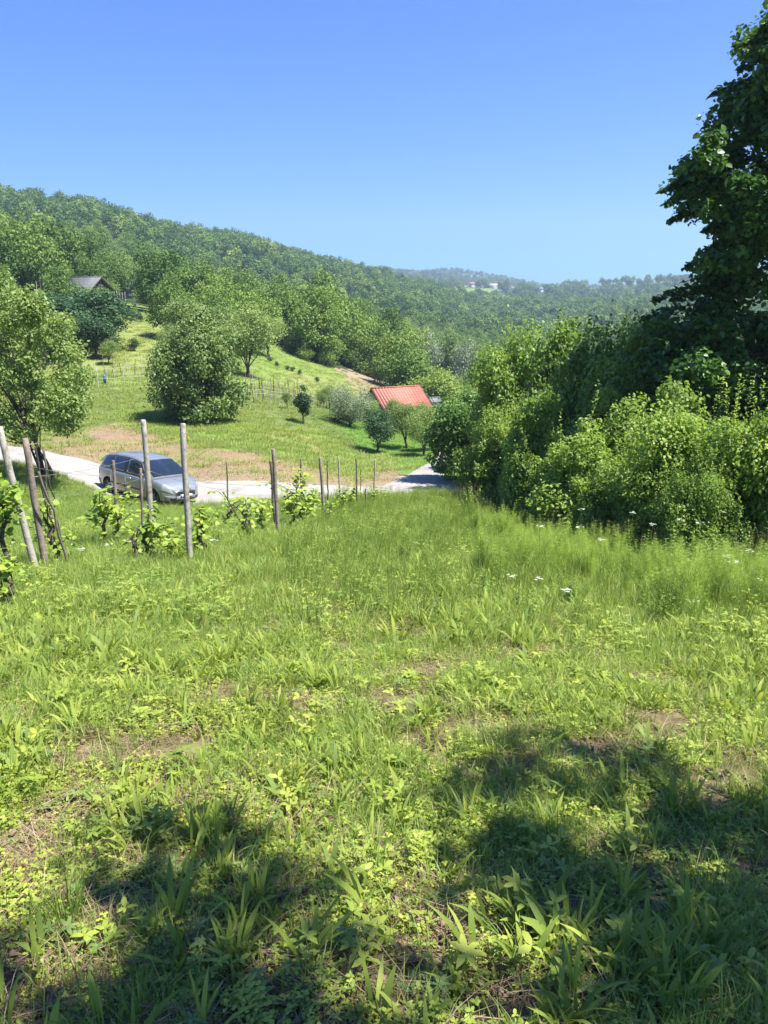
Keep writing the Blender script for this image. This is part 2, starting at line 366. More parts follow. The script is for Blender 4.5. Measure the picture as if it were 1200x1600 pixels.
col = np.where(mead[...,None], colmix(np.ones(GX.shape+(3,))*np.array((.15,.22,.05)), sm(n3, .42, .6)*.5, (.24,.25,.10)), col)
strip = in_poly(qx, qy, [(520,575),(600,590),(610,612),(560,612)]) & (GY > 58) & (GY < 140)
col = np.where(strip[...,None], np.array((.26,.21,.15))+0*col, col)
wood = ((GY > 108) | ((GY > 60) & (ppx > 600))) & ~mead & ~strip
col = np.where(wood[...,None], np.array((.035,.06,.018))+0*col, col)
fields = (GY > 700) & (fbm(GX/110, GY/90, 77, 2) > .60)
col = np.where(fields[...,None], np.array((.15,.22,.06))+0*col, col)
verge = (rd < 3.4+n1*1.2-.6) & (GY > 24); col = np.where((verge & ~lawn)[...,None], col*.35+np.array((.24,.185,.13))*.65, col)
col = np.concatenate([col, np.ones(GX.shape+(1,))], -1)
ny, nx = GX.shape; idx = np.arange(nx*ny).reshape(ny, nx)
Fq = np.stack([idx[:-1,:-1], idx[:-1,1:], idx[1:,1:], idx[1:,:-1]], -1).reshape(-1, 4)
gm, nt, out = newmat('ground'); L = nt.links.new
at = N(nt, 'ShaderNodeAttribute', attribute_name='ground'); ge = N(nt, 'ShaderNodeNewGeometry')
no = N(nt, 'ShaderNodeTexNoise'); no.inputs['Scale'].default_value = 9; no.inputs['Detail'].default_value = 9; L(ge.outputs['Position'], no.inputs[0])
nb = N(nt, 'ShaderNodeTexNoise'); nb.inputs['Scale'].default_value = 55; nb.inputs['Detail'].default_value = 6; L(ge.outputs['Position'], nb.inputs[0])
g1 = ramp(nt, no.outputs[0], [(.3, (.62,.6,.58)), (.7, (1.35,1.3,1.2))]); mx = N(nt, 'ShaderNodeMix', data_type='RGBA', blend_type='MULTIPLY'); mx.inputs[0].default_value = 1
L(at.outputs['Color'], mx.inputs[6]); L(g1, mx.inputs[7]); bs = N(nt, 'ShaderNodeBsdfPrincipled'); L(mx.outputs[2], bs.inputs['Base Color'])
bs.inputs['Roughness'].default_value = .95; bs.inputs['Specular IOR Level'].default_value = .15
bp = N(nt, 'ShaderNodeBump'); bp.inputs['Strength'].default_value = .9; bp.inputs['Distance'].default_value = .02; L(nb.outputs[0], bp.inputs['Height']); L(bp.outputs[0], bs.inputs['Normal'])
L(bs.outputs[0], out.inputs[0])
tag(ob('ground', fmesh('ground', np.stack([GX, GY, GZ], -1).reshape(-1,3), [Fq], [gm], smooth=True, col=col.reshape(-1,4))), kind='structure', label='sloping ground of the clearing, valley and wooded hills')

# road strip
tg = norm(np.gradient(rpath, axis=0)); nr_ = np.stack([-tg[:,1], tg[:,0]], 1)
ws = np.linspace(-1, 1, 11); rows = []
for i, p in enumerate(rpath):
    hw = 1.75+.35*float(vnoise(np.array([i*.35]), np.array([1.]), 5)[0])
    hw *= 1+.35*math.exp(-((i-len(rpath)*.70)/9)**2)
    q = p[None]+nr_[i][None]*ws[:,None]*hw; z = H(q[:,0], q[:,1])+.045*(1-np.abs(ws)**4*1.9)-.015
    rows.append(np.concatenate([q, z[:,None]], 1))
V = np.concatenate(rows); k = len(ws); ii = np.arange(len(rows)*k).reshape(-1, k)
Fq = np.stack([ii[:-1,:-1], ii[1:,:-1], ii[1:,1:], ii[:-1,1:]], -1).reshape(-1,4)
tag(ob('road', fmesh('road', V, [Fq], [M['road']], smooth=True)), kind='structure', label='pale gravel road crossing below the clearing')

# ------------------------------------------------------------------ ground cover built of small plants (stuff)
def gn_scatter(name, srcs, pos, rz, sc, idx, label, tilt=None, parent_kind='stuff', rot=None):
    src_col = bpy.data.collections.new(name+'_plants')
    for i, me in enumerate(srcs):
        o = bpy.data.objects.new('%s_plant_%02d' % (name, i), me); src_col.objects.link(o)
    me = bpy.data.meshes.new(name); me.vertices.add(len(pos)); me.vertices.foreach_set('co', np.ascontiguousarray(pos, np.float32).ravel())
    n = len(pos); rot = np.zeros((n, 3), np.float32); rot[:,2] = rz
    if tilt is not None: rot[:,0] = tilt[0]; rot[:,1] = tilt[1]
    for nm, ty, key, v in (('rotv','FLOAT_VECTOR','vector',rot.ravel()), ('scl','FLOAT','value',np.asarray(sc, np.float32)), ('pick','INT','value',np.asarray(idx, np.int32))):
        a = me.attributes.new(nm, ty, 'POINT'); a.data.foreach_set(key, v)
    o = bpy.data.objects.new(name, me); C.objects.link(o)
    ng = bpy.data.node_groups.new(name, 'GeometryNodeTree'); ng.interface.new_socket('Geometry', in_out='INPUT', socket_type='NodeSocketGeometry'); ng.interface.new_socket('Geometry', in_out='OUTPUT', socket_type='NodeSocketGeometry')
    gi = ng.nodes.new('NodeGroupInput'); go = ng.nodes.new('NodeGroupOutput'); L = ng.links.new
    ci = ng.nodes.new('GeometryNodeCollectionInfo'); ci.inputs[0].default_value = src_col; ci.inputs[1].default_value = True; ci.inputs[2].default_value = True
    ip = ng.nodes.new('GeometryNodeInstanceOnPoints'); ip.inputs['Pick Instance'].default_value = True
    def na(nm, t): q = ng.nodes.new('GeometryNodeInputNamedAttribute'); q.data_type = t; q.inputs[0].default_value = nm; return q.outputs[0]
    er = ng.nodes.new('FunctionNodeEulerToRotation'); L(na('rotv','FLOAT_VECTOR'), er.inputs[0])
    L(gi.outputs[0], ip.inputs['Points']); L(ci.outputs[0], ip.inputs['Instance']); L(na('pick','INT'), ip.inputs['Instance Index'])
    L(er.outputs[0], ip.inputs['Rotation']); L(na('scl','FLOAT'), ip.inputs['Scale']); L(ip.outputs[0], go.inputs[0])
    md = o.modifiers.new('plants', 'NODES'); md.node_group = ng
    tag(o, label, kind='stuff'); return o

def tuft(seed, n, r, h, wd, lean, mat, prof='grass', segs=4, extra=None, tl=(0,1)):
    rn = np.random.RandomState(seed); g = Geo(); a = rn.rand(n)*6.283; q = r*np.sqrt(rn.rand(n))
    base = np.stack([np.cos(a)*q, np.sin(a)*q, np.full(n, -.02)], 1)
    add_blades(g, base, a+rn.normal(0, .7, n), rn.uniform(*lean, n), rn.uniform(*h, n), rn.uniform(*wd, n), rn, segs, prof, tone=rn.uniform(*tl, n))
    if extra:
        m = extra[1]; a = rn.rand(m)*6.283; q = r*np.sqrt(rn.rand(m)); base = np.stack([np.cos(a)*q, np.sin(a)*q, np.full(m, 0)], 1)
        add_blades(g, base, a, rn.uniform(.6, 2.2, m), rn.uniform(h[0]*.5, h[1]*.7, m), rn.uniform(*wd, m)*.9, rn, 3, 'grass', mi=1)
        return g.mesh('tuft', [mat, extra[0]])
    return g.mesh('tuft', [mat])
def leafy(seed, n, r, hh, L, mat, shape='oval', per=3, spread=.5):
    """low weeds: thin stalks that carry whorls of small leaves"""
    rn = np.random.RandomState(seed); g = Geo(); a = rn.rand(n)*6.283; q = r*np.sqrt(rn.rand(n))
    h = rn.uniform(*hh, n); base = np.stack([np.cos(a)*q, np.sin(a)*q, np.full(n, -.01)], 1); top = base+np.stack([rn.normal(0,.25,n)*h, rn.normal(0,.25,n)*h, h], 1)
    for i in range(n):
        add_blades(g, base[i:i+1], np.array([math.atan2(*(top[i]-base[i])[[1,0]])]), np.array([.3]), h[i:i+1]*1.03, np.array([.003]), rn, 2, 'stalk')
        k = per if isinstance(per, int) else rn.randint(*per); az = rn.rand()*6.28+np.arange(k)*6.283/k+rn.normal(0, .15, k)
        d = np.stack([np.cos(az), np.sin(az), rn.uniform(-.1, .45, k)], 1); nn = np.stack([-np.cos(az)*.3, -np.sin(az)*.3, np.ones(k)], 1)+rn.normal(0, .2, (k,3))
        l = rn.uniform(*L, k); add_leaves(g, np.repeat(top[i:i+1], k, 0), d, nn, l, l*spread, shape, tone=np.full(k, rn.rand()))
    return g.mesh('weed', [mat])
def pinnate(seed, L, mat, nf=3):
    """feathery compound leaf lying in an arch"""
    rn = np.random.RandomState(seed); g = Geo()
    for f in range(nf):
        az = rn.rand()*6.28; l = L*rn.uniform(.8, 1.2); t = np.linspace(.0, 1, 9); d = np.array([math.cos(az), math.sin(az)])
        c = np.stack([d[0]*l*t*.8, d[1]*l*t*.8, l*(1.1*t-.75*t*t)], 1); add_tube(g, c, .0022, 3, cap=False)
        for i in range(3, 9):
            tgt = c[i]-c[i-1]
            for s in (-1, 1):
                sd_ = np.array([-d[1], d[0], .1])*s+tgt/np.linalg.norm(tgt)*.6
                k = 4; pp = c[i][None]+np.linspace(0, 1, k)[:,None]*sd_[None]*l*.22*(1.25-i/9)
                add_leaves(g, pp, np.repeat(sd_[None], k, 0)+rn.normal(0,.5,(k,3)), np.repeat(np.array([[0,0,1.]]), k, 0)+rn.normal(0,.2,(k,3)), l*.13*(1.3-i/9), l*.06, 'oval')
        add_leaves(g, c[-1:], (c[-1]-c[-2])[None], np.array([[0,0,1.]]), l*.14, l*.07, 'oval')
    return g.mesh('fern_leaf', [mat])
def litter(seed, n, r, L):
    rn = np.random.RandomState(seed); g = Geo()
    for i in range(n):
        a, q = rn.rand()*6.28, r*math.sqrt(rn.rand()); az = rn.rand()*6.28; l = rn.uniform(*L); c = np.array([math.cos(a)*q, math.sin(a)*q, rn.uniform(.002,.03)])
        t = np.linspace(-.5, .5, 4)[:,None]; bend = rn.normal(0, .12)
        pts = c+t*l*np.array([math.cos(az), math.sin(az), rn.normal(0,.12)])+(t*t)*bend*l*np.array([-math.sin(az), math.cos(az), .3])
        add_tube(g, pts, rn.uniform(.0008, .002), 3, cap=False, tone=rn.rand())
    return g.mesh('straw', [M['straw']])
def seedhead(seed, n, h, mat):
    rn = np.random.RandomState(seed); g = Geo()
    for i in range(n):
        az = rn.rand()*6.28; hh = rn.uniform(*h); ln = rn.uniform(.08,.35); t = np.linspace(0,1,5); b0 = rn.normal(0,.03,2)
        pts = np.stack([b0[0]+math.cos(az)*ln*hh*t**2, b0[1]+math.sin(az)*ln*hh*t**2, hh*t], 1); add_tube(g, pts, np.linspace(.0018,.0009,5), 3, cap=False, tone=.4)
        k = 14; tt = rn.uniform(.78, 1.0, k); pp = np.stack([b0[0]+math.cos(az)*ln*hh*tt**2, b0[1]+math.sin(az)*ln*hh*tt**2, hh*tt], 1)
        add_leaves(g, pp, np.stack([rn.normal(0,.5,k), rn.normal(0,.5,k), np.ones(k)], 1), rn.normal(0,1,(k,3)), .018, .005, 'diamond', tone=rn.uniform(.3,1,k))
    return g.mesh('seed_stems', [mat])
def horsetail(seed, n, h):
    rn = np.random.RandomState(seed); g = Geo()
    for i in range(n):
        az = rn.rand()*6.28; hh = rn.uniform(*h); b0 = rn.normal(0,.05,2); ln = rn.uniform(.0,.25); t = np.linspace(0,1,5)
        f = lambda tt: np.stack([b0[0]+math.cos(az)*ln*hh*tt**2, b0[1]+math.sin(az)*ln*hh*tt**2, hh*tt], -1)
        add_tube(g, f(t), np.linspace(.002,.0008,5), 3, cap=False); W = 15
        for k in range(W):
            tt = .15+.83*k/W; m = 9; a = rn.rand()*6.28+np.arange(m)*6.283/m; l = .17*(1-tt*.78)*rn.uniform(.8,1.2,m)
            base = np.repeat(f(np.array([tt])), m, 0); add_blades(g, base, a, np.full(m, 1.9), l*.52, np.full(m, .0034), rn, 2, 'grass', tone=np.full(m, rn.rand()), droop=.6)
    return g.mesh('horsetail', [M['horsetail']])

def nettle(seed, n, h):
    rn = np.random.RandomState(seed); g = Geo()
    for i in range(n):
        b0 = rn.normal(0,.09,2); hh = rn.uniform(*h); ln = rn.normal(0,.12,2); t = np.linspace(0,1,5); f = lambda tt: np.stack([b0[0]+ln[0]*hh*tt**2, b0[1]+ln[1]*hh*tt**2, hh*tt], -1)
        add_tube(g, f(t), np.linspace(.004,.0015,5), 4, cap=False); k = 22; tt = np.linspace(.15,1,k); az = np.arange(k)*2.4+rn.rand()*6; l = .11*(1.15-tt*.75)*rn.uniform(.8,1.2,k)
        add_leaves(g, f(tt), np.stack([np.cos(az), np.sin(az), rn.uniform(-.3,.4,k)],1), np.stack([-np.cos(az)*.3, -np.sin(az)*.3, np.ones(k)],1), l, l*.5, 'heart', tone=np.clip(rn.normal(.5,.2,k),0,1))
    return g.mesh('tall_weed', [M['bush']])
def sample_ground(n, pxr, pyr, seed, ymin=.9, ymax=60):
    """random spots on the slope, uniform per area inside the part of it the view covers (with a margin)"""
    rn = np.random.RandomState(seed); m_ = 2.6; y0 = -1.0 if ymin < 2 else ymin-.5
    wedge = (pxr[1]-pxr[0])/2*(ymax**2-ymin**2); box = wedge+2*m_*(ymax-y0); n = int(n*box/wedge)   # same density, with a margin on both sides
    y = rn.uniform(y0, ymax, n*4); x = rn.uniform(pxr[0]*ymax-m_, pxr[1]*ymax+m_, n*4); k = (x > pxr[0]*np.maximum(y,0)-m_) & (x < pxr[1]*np.maximum(y,0)+m_)
    x, y = x[k][:n], y[k][:n]
    return x, y, rn
fine = [tuft(10+i, 34, .07, (.05,.15), (.0025,.005), (.1,.9), M['grass'], extra=(M['straw'], 3)) for i in range(4)]
mid = [tuft(20+i, 36, .12, (.12,.30), (.004,.008), (.1,.8), M['grass'], segs=3, extra=(M['straw'], 2)) for i in range(4)]
tall = [tuft(30+i, 40, .17, (.22,.46), (.005,.010), (.1,.7), M['grass'], segs=3) for i in range(3)]
broad = [tuft(40+i, 6+i, .035, (.07,.18), (.012,.021), (.15,.75), M['broad'], 'lance', 5) for i in range(5)]
clov = [leafy(50+i, 34, .10, (.012,.06), (.009,.017), M['clover'], 'oval', 3, .75) for i in range(3)]
palm = [leafy(60+i, 5, .05, (.04,.11), (.028,.05), M['clover'], 'oval', (4,7), .45) for i in range(3)]
pale = [leafy(70+i, 6, .06, (.03,.08), (.025,.045), M['blue_leaf'], 'long', (5,8), .35) for i in range(2)]
fern = [pinnate(80+i, .13, M['blue_leaf'], 3) for i in range(3)]
dry = [tuft(85+i, 14, .06, (.05,.17), (.002,.004), (.3,1.6), M['straw'], segs=4) for i in range(2)]
def clods(seed, n, r, q):
    rn = np.random.RandomState(seed); bm = bmesh.new()
    for i in range(n):
        a, d, k = rn.rand()*6.28, r*math.sqrt(rn.rand()), rn.uniform(*q); res = bmesh.ops.create_icosphere(bm, subdivisions=1, radius=k, matrix=Matrix.Translation((math.cos(a)*d, math.sin(a)*d, k*.25)))
        for v in res['verts']: v.co += Vector(rn.normal(0, .22, 3)*k)
    me = bpy.data.meshes.new('clods'); bm.to_mesh(me); bm.free(); me.materials.append(M['soil']); return me
M['soil'] = surfmat('soil_crumbs', (.12,.08,.05), (.26,.19,.13), 30, .95, .4)
cld = [clods(97+i, 26, .13, (.004,.016)) for i in range(2)]
lit = [litter(90+i, 30, .16, (.05,.24)) for i in range(3)]+dry+cld
near_src = fine+broad+clov+palm+pale+fern+lit
i0 = np.cumsum([0]+[len(a) for a in (fine, broad, clov, palm, pale, fern, lit)])
BARE = [(612,1105,.20),(385,968,.22),(455,940,.2),(1045,1138,.24),(300,1170,.16),(20,1320,.12),(60,1345,.10),(655,1500,.10),(590,1560,.08),(700,1440,.07),(930,1180,.16),(470,1105,.18),(1000,930,.2),(530,1010,.15),(730,1030,.2),(850,985,.25)]
def bare(x, y):
    m = sm(fbm(x*3.2+9, y*3.2, 64, 3), .53, .66)*.85
    for a_, b_, r_ in BARE:
        gx, gy, _z = ground_at(a_, b_); m = np.maximum(m, np.clip(1.5-np.hypot(x-gx, y-gy)/r_/1.2, 0, 1))
    return m
def scatter_near():
    P_, S_, I_, Z_ = [], [], [], []
    def put(n, grp, seed, sc, ymax, dens=None, ymin=.9):
        x, y, rn = sample_ground(n, (-.62,.62), None, seed, ymin, ymax)
        n = len(x); keep = np.ones(n, bool) if dens is None else rn.rand(n) < dens(x, y)
        keep &= (grp == 6) | (rn.rand(n) > bare(x, y)); x, y = x[keep], y[keep]; m = len(x); P_.append(np.stack([x, y, H(x, y)], 1)); S_.append(rn.uniform(*sc, m)); I_.append(rn.randint(i0[grp], i0[grp+1], m)); Z_.append(rn.rand(m)*6.28)
    patch = lambda x, y: sm(fbm(x*1.7, y*1.7, 60, 3), .36, .56)
    inv = lambda x, y: np.clip(1.1-patch(x, y), .15, 1)
    put(13000, 0, 1, (.6,1.45), 8, lambda x, y: .25+.75*patch(x, y))
    put(5600, 1, 2, (.5,1.3), 7.5, lambda x, y: sm(fbm(x*2.1, y*2.1, 61, 3), .38, .60))
    put(5200, 2, 3, (.7,1.35), 8, lambda x, y: .35+.65*sm(fbm(x*1.5, y*1.5, 62, 3), .4, .6))
    put(420, 3, 4, (.7,1.3), 8, lambda x, y: .3+.7*sm(fbm(x*1.3, y*1.3, 63, 3), .42, .6))
    put(260, 4, 5, (.6,1.1), 7, None); put(330, 5, 6, (.5,1.0), 6.5, lambda x, y: np.clip(1.3-y/4, .3, 1))
    put(5200, 6, 7, (.6,1.2), 8, inv)
    gn_scatter('foreground_weeds', near_src, np.concatenate(P_), np.concatenate(Z_), np.concatenate(S_), np.concatenate(I_), 'patchy weeds, clover leaves, grass tufts and straw in the clearing')
scatter_near()
def scatter_mid():
    src = mid+tall+broad+fine+[leafy(170+i, 24, .16, (.06,.26), (.018,.036), M[('clover','grass','grass')[i]], 'oval', (4,7), .5) for i in range(3)]; P_, S_, I_, Z_ = [], [], [], []
    def put(n, lo, hi, seed, sc, y0, y1, dens):
        x, y, rn = sample_ground(n, (-.62,.66), None, seed, y0, y1); n = len(x); k = rn.rand(n) < dens(x, y); k &= road_dist(x, y) > 2.5
        # keep clear of the far bank: only this side of the road
        k &= (y < np.interp(x, rpath[:,0], rpath[:,1])-2.2) | (x > 5)
        x, y = x[k], y[k]; m = len(x); P_.append(np.stack([x, y, H(x, y)], 1)); S_.append(rn.uniform(*sc, m)); I_.append(rn.randint(lo, hi, m)); Z_.append(rn.rand(m)*6.28)
    put(26000, 0, 4, 11, (.7,1.3), 4.5, 29, lambda x, y: sm(y+fbm(x*.7,y*.7,70)*5-2.5, 4.5, 10)*(.45+.55*sm(fbm(x*.9,y*.9,71), .35, .6)))
    put(9000, 4, 7, 12, (.6,1.25), 6, 29, lambda x, y: .75*sm(x*.35+y*.12+fbm(x*.6,y*.6,72)*3-3.6, 0, 3.5)+.12*sm(fbm(x*.8,y*.8,73), .45, .7))
    put(4200, 7, 12, 13, (1,1.9), 5, 16, lambda x, y: sm(fbm(x,y,74), .45, .6))
    put(9000, 12, 16, 14, (.9,1.5), 7, 14, lambda x, y: .7+0*x)
    put(2400, 16, 19, 15, (.6,1.3), 6, 26, lambda x, y: sm(fbm(x*1.1,y*1.1,76), .5, .62))
    gn_scatter('meadow_grass', src, np.concatenate(P_), np.concatenate(Z_), np.concatenate(S_), np.concatenate(I_), 'dense long grass between the clearing and the gravel road')
scatter_mid()
def scatter_herbs():
    src = [horsetail(100+i, 6, (.28,.66)) for i in range(4)]+[seedhead(110+i, 7, (.5,.85), M['straw']) for i in range(3)]+[seedhead(115+i, 9, (.3,.5), M['grass']) for i in range(2)]+[nettle(118+i, 5, (.35,.75)) for i in range(3)]
    rn = np.random.RandomState(5); P_, S_, I_, Z_ = [], [], [], []
    def zone(n, poly, y0, y1, lo, hi, sc):
        x = rn.uniform(-10, 12, n); y = rn.uniform(y0, y1, n); z = H(x, y); a, b, _ = to_px(x, y, z+.3); a = a+(fbm(x*.8, y*.8, 131, 3)-.5)*330+rn.normal(0, 26, n); b = b+(fbm(x*.8, y*.8, 132, 3)-.5)*90+rn.normal(0, 9, n); k = in_poly(a, b, poly) & (rn.rand(n) < .15+.85*sm(fbm(x*.9+lo, y*.9, 120, 3), .42, .56))
        x, y, z = x[k], y[k], z[k]; m = len(x); P_.append(np.stack([x, y, z], 1)); S_.append(rn.uniform(*sc, m)); I_.append(rn.randint(lo, hi, m)); Z_.append(rn.rand(m)*6.28)
    zone(5200, [(760,790),(900,775),(1350,760),(1350,960),(1050,930),(900,880),(780,850)], 6.5, 19, 0, 4, (.7,1.4))
    zone(3600, [(740,740),(900,770),(1350,770),(1350,900),(1000,860),(800,820)], 7, 24, 4, 7, (.7,1.2))
    zone(2300, [(730,735),(900,765),(1350,750),(1350,905),(1000,850),(800,815)], 7.5, 24, 9, 12, (.7,1.3)); zone(1100, [(640,770),(900,850),(1350,840),(1350,960),(800,950),(620,860)], 6.5, 24, 9, 12, (.35,.7))
    zone(6000, [(500,760),(700,745),(860,790),(1350,820),(1350,980),(800,960),(450,900)], 6.5, 27, 7, 9, (.7,1.3))
    gn_scatter('horsetails', src, np.concatenate(P_), np.concatenate(Z_), np.concatenate(S_), np.concatenate(I_), 'feathery horsetails and seeding grass below the bushes at right')
scatter_herbs()
OPEN = [(162,466),(222,466),(248,500),(255,558),(375,572),(408,546),(585,592),(620,625),(600,690),(150,690),(170,560)]
def scatter_far():
    src = [tuft(130+i, 30, .28, (.08,.22), (.012,.022), (.2,1.1), M['grass_far'], segs=2) for i in range(3)]+[tuft(140+i, 26, .25, (.04,.09), (.012,.02), (.2,1.1), M['lawn'], segs=2) for i in range(2)]+[tuft(150, 16, .25, (.05,.16), (.01,.018), (.4,1.4), M['straw'], segs=2)]
    rn = np.random.RandomState(6); n = 260000; y = np.sqrt(rn.uniform(24**2, 112**2, n)); x = rn.uniform(-.75, .35, n)*y; z = H(x, y)
    a, b, _ = to_px(x, y, z); a = a+rn.normal(0, 8, n); b = b+rn.normal(0, 4, n)
    till = in_poly(a, b, TILL); fld = in_poly(a, b, FIELD); lw = in_poly(a, b, [(470,640),(600,640),(740,690),(700,735),(600,712),(500,680)])
    opn = (y < 66) | in_poly(a, b, OPEN); far = opn & (y > np.interp(x, rpath[:,0], rpath[:,1])+1.7) & (x < 6) & (road_dist(x, y) > 2.1); pn = fbm(x*.8, y*.8, 80)
    pr = np.where(lw, .9, np.where(till & ~fld, .28*sm(pn, .45, .6)+.05, np.where(fld, .75*sm(pn, .3, .5)+.2, .6*sm(pn, .35, .55)+.1)))
    pr *= np.clip(1.35-y/85, .3, 1)
    k = far & (rn.rand(n) < pr*.75); idx = np.where(lw, rn.randint(3,5,n), np.where(rn.rand(n) < np.where(fld, .06, .3), 5, rn.randint(0,3,n)))
    x, y, z, idx = x[k], y[k], z[k], idx[k]; gn_scatter('field_grass', src, np.stack([x,y,z],1), rn.rand(len(x))*6.28, rn.uniform(.8,1.6,len(x)), idx, 'grass and low crops on the field beyond the gravel road')
scatter_far()

# ------------------------------------------------------------------ trees and shrubs
def crown_geo(g, rn, cen, rad, n, L, W, shape='oval', mi=0, flat=.85, out=.55, up=.35, hang=-.25, fill=.5):
    """leaf-sized faces spread through clumps; cen (k,3), rad (k,)"""
    cen = np.asarray(cen, float); rad = np.asarray(rad, float); k = len(cen)
    w_ = rad**2; c = rn.choice(k, n, p=w_/w_.sum()); d = norm(rn.normal(0, 1, (n,3)))
    rr = rad[c]*(1-fill*rn.rand(n)**1.6)*rn.uniform(.85, 1.18, n)
    # uneven outline: the clump surface is pushed in and out
    ph = rn.rand(k, 3)*6.28; wob = 1+.22*np.sin(d[:,0]*4+ph[c,0])*np.sin(d[:,1]*4+ph[c,1])+.15*np.sin(d[:,2]*7+ph[c,2])
    p = cen[c]+d*(rr*wob)[:,None]*np.array([1,1,flat])
    nn = norm(d*out+rn.normal(0, .55, (n,3))+np.array([0,0,up])); ld = norm(np.cross(nn, rn.normal(0,1,(n,3))))+np.array([0,0,hang])
    tone = np.clip(rn.normal(.5, .22, n)+ (rn.rand(k)-.5)[c]*.5, 0, 1)
    sz = rn.uniform(.55, 1.45, n); add_leaves(g, p, ld, nn, L*sz, W*sz, shape, tone, mi)
def limbs_geo(g, rn, base, ends, r0, mi=0, sides=6, fork=.35, sag=.0):
    """trunk from base to a fork height, then a limb to each end point"""
    base = np.asarray(base, float); ends = np.asarray(ends, float); c = ends.mean(0); top = base+(c-base)*np.array([.5,.5,fork])*1.0
    t = np.linspace(0, 1, 7)[:,None]; trunk = base+(top-base)*t+rn.normal(0, r0*.35, (7,3))*np.array([1,1,.2])*(t > 0)
    trunk[0] = base-np.array([0,0,.25]); rad = r0*np.linspace(1.25, .8, 7); rad[0] *= 1.15; add_tube(g, trunk, rad, sides+2, mi, .5)
    for e in ends:
        s = rn.uniform(.45, 1.0); i = s*6; a = trunk[int(i)]*(1-i%1)+trunk[min(6, int(i)+1)]*(i%1) if i < 6 else trunk[6]
        tt = np.linspace(0, 1, 6)[:,None]; mid = (a+e)/2+np.array([0,0,.10*np.linalg.norm(e-a)])+rn.normal(0,.04,3)*np.linalg.norm(e-a)
        pts = (1-tt)**2*a+2*tt*(1-tt)*mid+tt**2*e; l = np.linalg.norm(e-a)
        add_tube(g, pts, r0*.42*np.linspace(1, .12, 6), sides-1, mi, .5, cap=False)
        for q in range(2):
            j = rn.randint(2, 5); lt_ = min(l, 1.6); e2 = pts[j]+rn.normal(0, .22, 3)*lt_+np.array([0,0,.10*lt_]); add_tube(g, np.stack([pts[j], (pts[j]+e2)/2+rn.normal(0,.03,3)*l, e2]), r0*.17*np.linspace(1, .2, 3), 4, mi, .5, cap=False)
def ellipsoid_clumps(rn, k, Rx, Rz, z0, rc, low=-.7, bias=.75, taper=0):
    """k clump centres inside a crown of half-width Rx, half-height Rz whose centre is at height z0"""
    out = []
    while len(out) < k:
        d = norm(rn.normal(0, 1, 3)); q = rn.rand()**(1-bias)
        p = d*q
        if p[2] < low: continue
        ww = 1-taper*(p[2]*.5+.5); out.append((p[0]*Rx*ww*(1-rc*.6), p[1]*Rx*ww*(1-rc*.6), z0+p[2]*Rz*(1-rc*.5)))
    return np.array(out), Rx*rc*rn.uniform(.7, 1.25, k)
def tree_meshes(seed, Hh, Rx, trunk, k, n, L, W, lm, bark='bark', shape='oval', r0=None, rc=.38, low=-.8, bias=.75, taper=0, fill=.5, flat=.85, nlimb=9, fork=.35, single=False):
    rn = np.random.RandomState(seed); z0 = (Hh+trunk)/2; cen, rad = ellipsoid_clumps(rn, k, Rx, (Hh-trunk)/2, z0, rc, low, bias, taper)
    g = Geo(); crown_geo(g, rn, cen, rad, n, L, W, shape, fill=fill, flat=flat); t = g if single else Geo()
    ends = cen[rn.permutation(len(cen))[:nlimb]]; limbs_geo(t, rn, (0,0,0), ends, r0 or Hh*.02, 1 if single else 0, fork=fork)
    if single: return g.mesh('tree', [M[lm], M[bark]])
    return t.mesh('trunk', [M[bark]]), g.mesh('crown', [M[lm]])
def tree(name, meshes, loc, rz, sc, label, cat='tree', group=None):
    t = empty(name, loc, rz, sc); tag(t, label, cat, group); ob('trunk', meshes[0], parent=t); ob('crown', meshes[1], parent=t); return t
def spot(px, py, Y, rot=0):
    x = P(px, py, Y)[0]; return (x, Y, Hs(x, Y))
def Htop(px, pytop, Y): 
    x, _, z = P(px, pytop, Y); return z-Hs(x, Y)

# left airy tree beside the road
g = Geo(); tr = Geo(); rn = np.random.RandomState(201); b0 = np.array(spot(72, 745, 26)); cs, rr = [], []
outline = [(-200,500),(-60,440),(0,432),(45,450),(70,480),(105,510),(130,560),(150,600),(150,650),(120,672),(80,690),(40,680),(0,700),(-60,690),(-260,690)]
while len(cs) < 165:
    a, b_ = rn.uniform(-200, 150), rn.uniform(430, 700)
    if in_poly([a], [b_], outline)[0] and abs(rn.normal()) < 2:
        Yq = 26+rn.uniform(-2.4, 2.4); cs.append(np.array(P(a, b_, Yq))-b0); rr.append(rn.uniform(.26, .62))
crown_geo(g, rn, cs, rr, 60000, .10, .06, 'oval', fill=.9, out=.3, up=.4)
for q, off in enumerate(((0,0,0),(.25,.1,0),(-.2,.15,0))):
    limbs_geo(tr, rn, off, np.array([c for c in cs if -2.6 < c[0] < 2.2])[q::3][:14], .065-.012*q, fork=.5)
left_tree = empty('fruit_tree', tuple(b0)); tag(left_tree, 'airy pale green tree with several thin stems at the left edge before the road', 'tree')
ob('trunk', tr.mesh('trunk', [M['bark']]), parent=left_tree); ob('crown', g.mesh('crown', [M['airy']]), parent=left_tree)

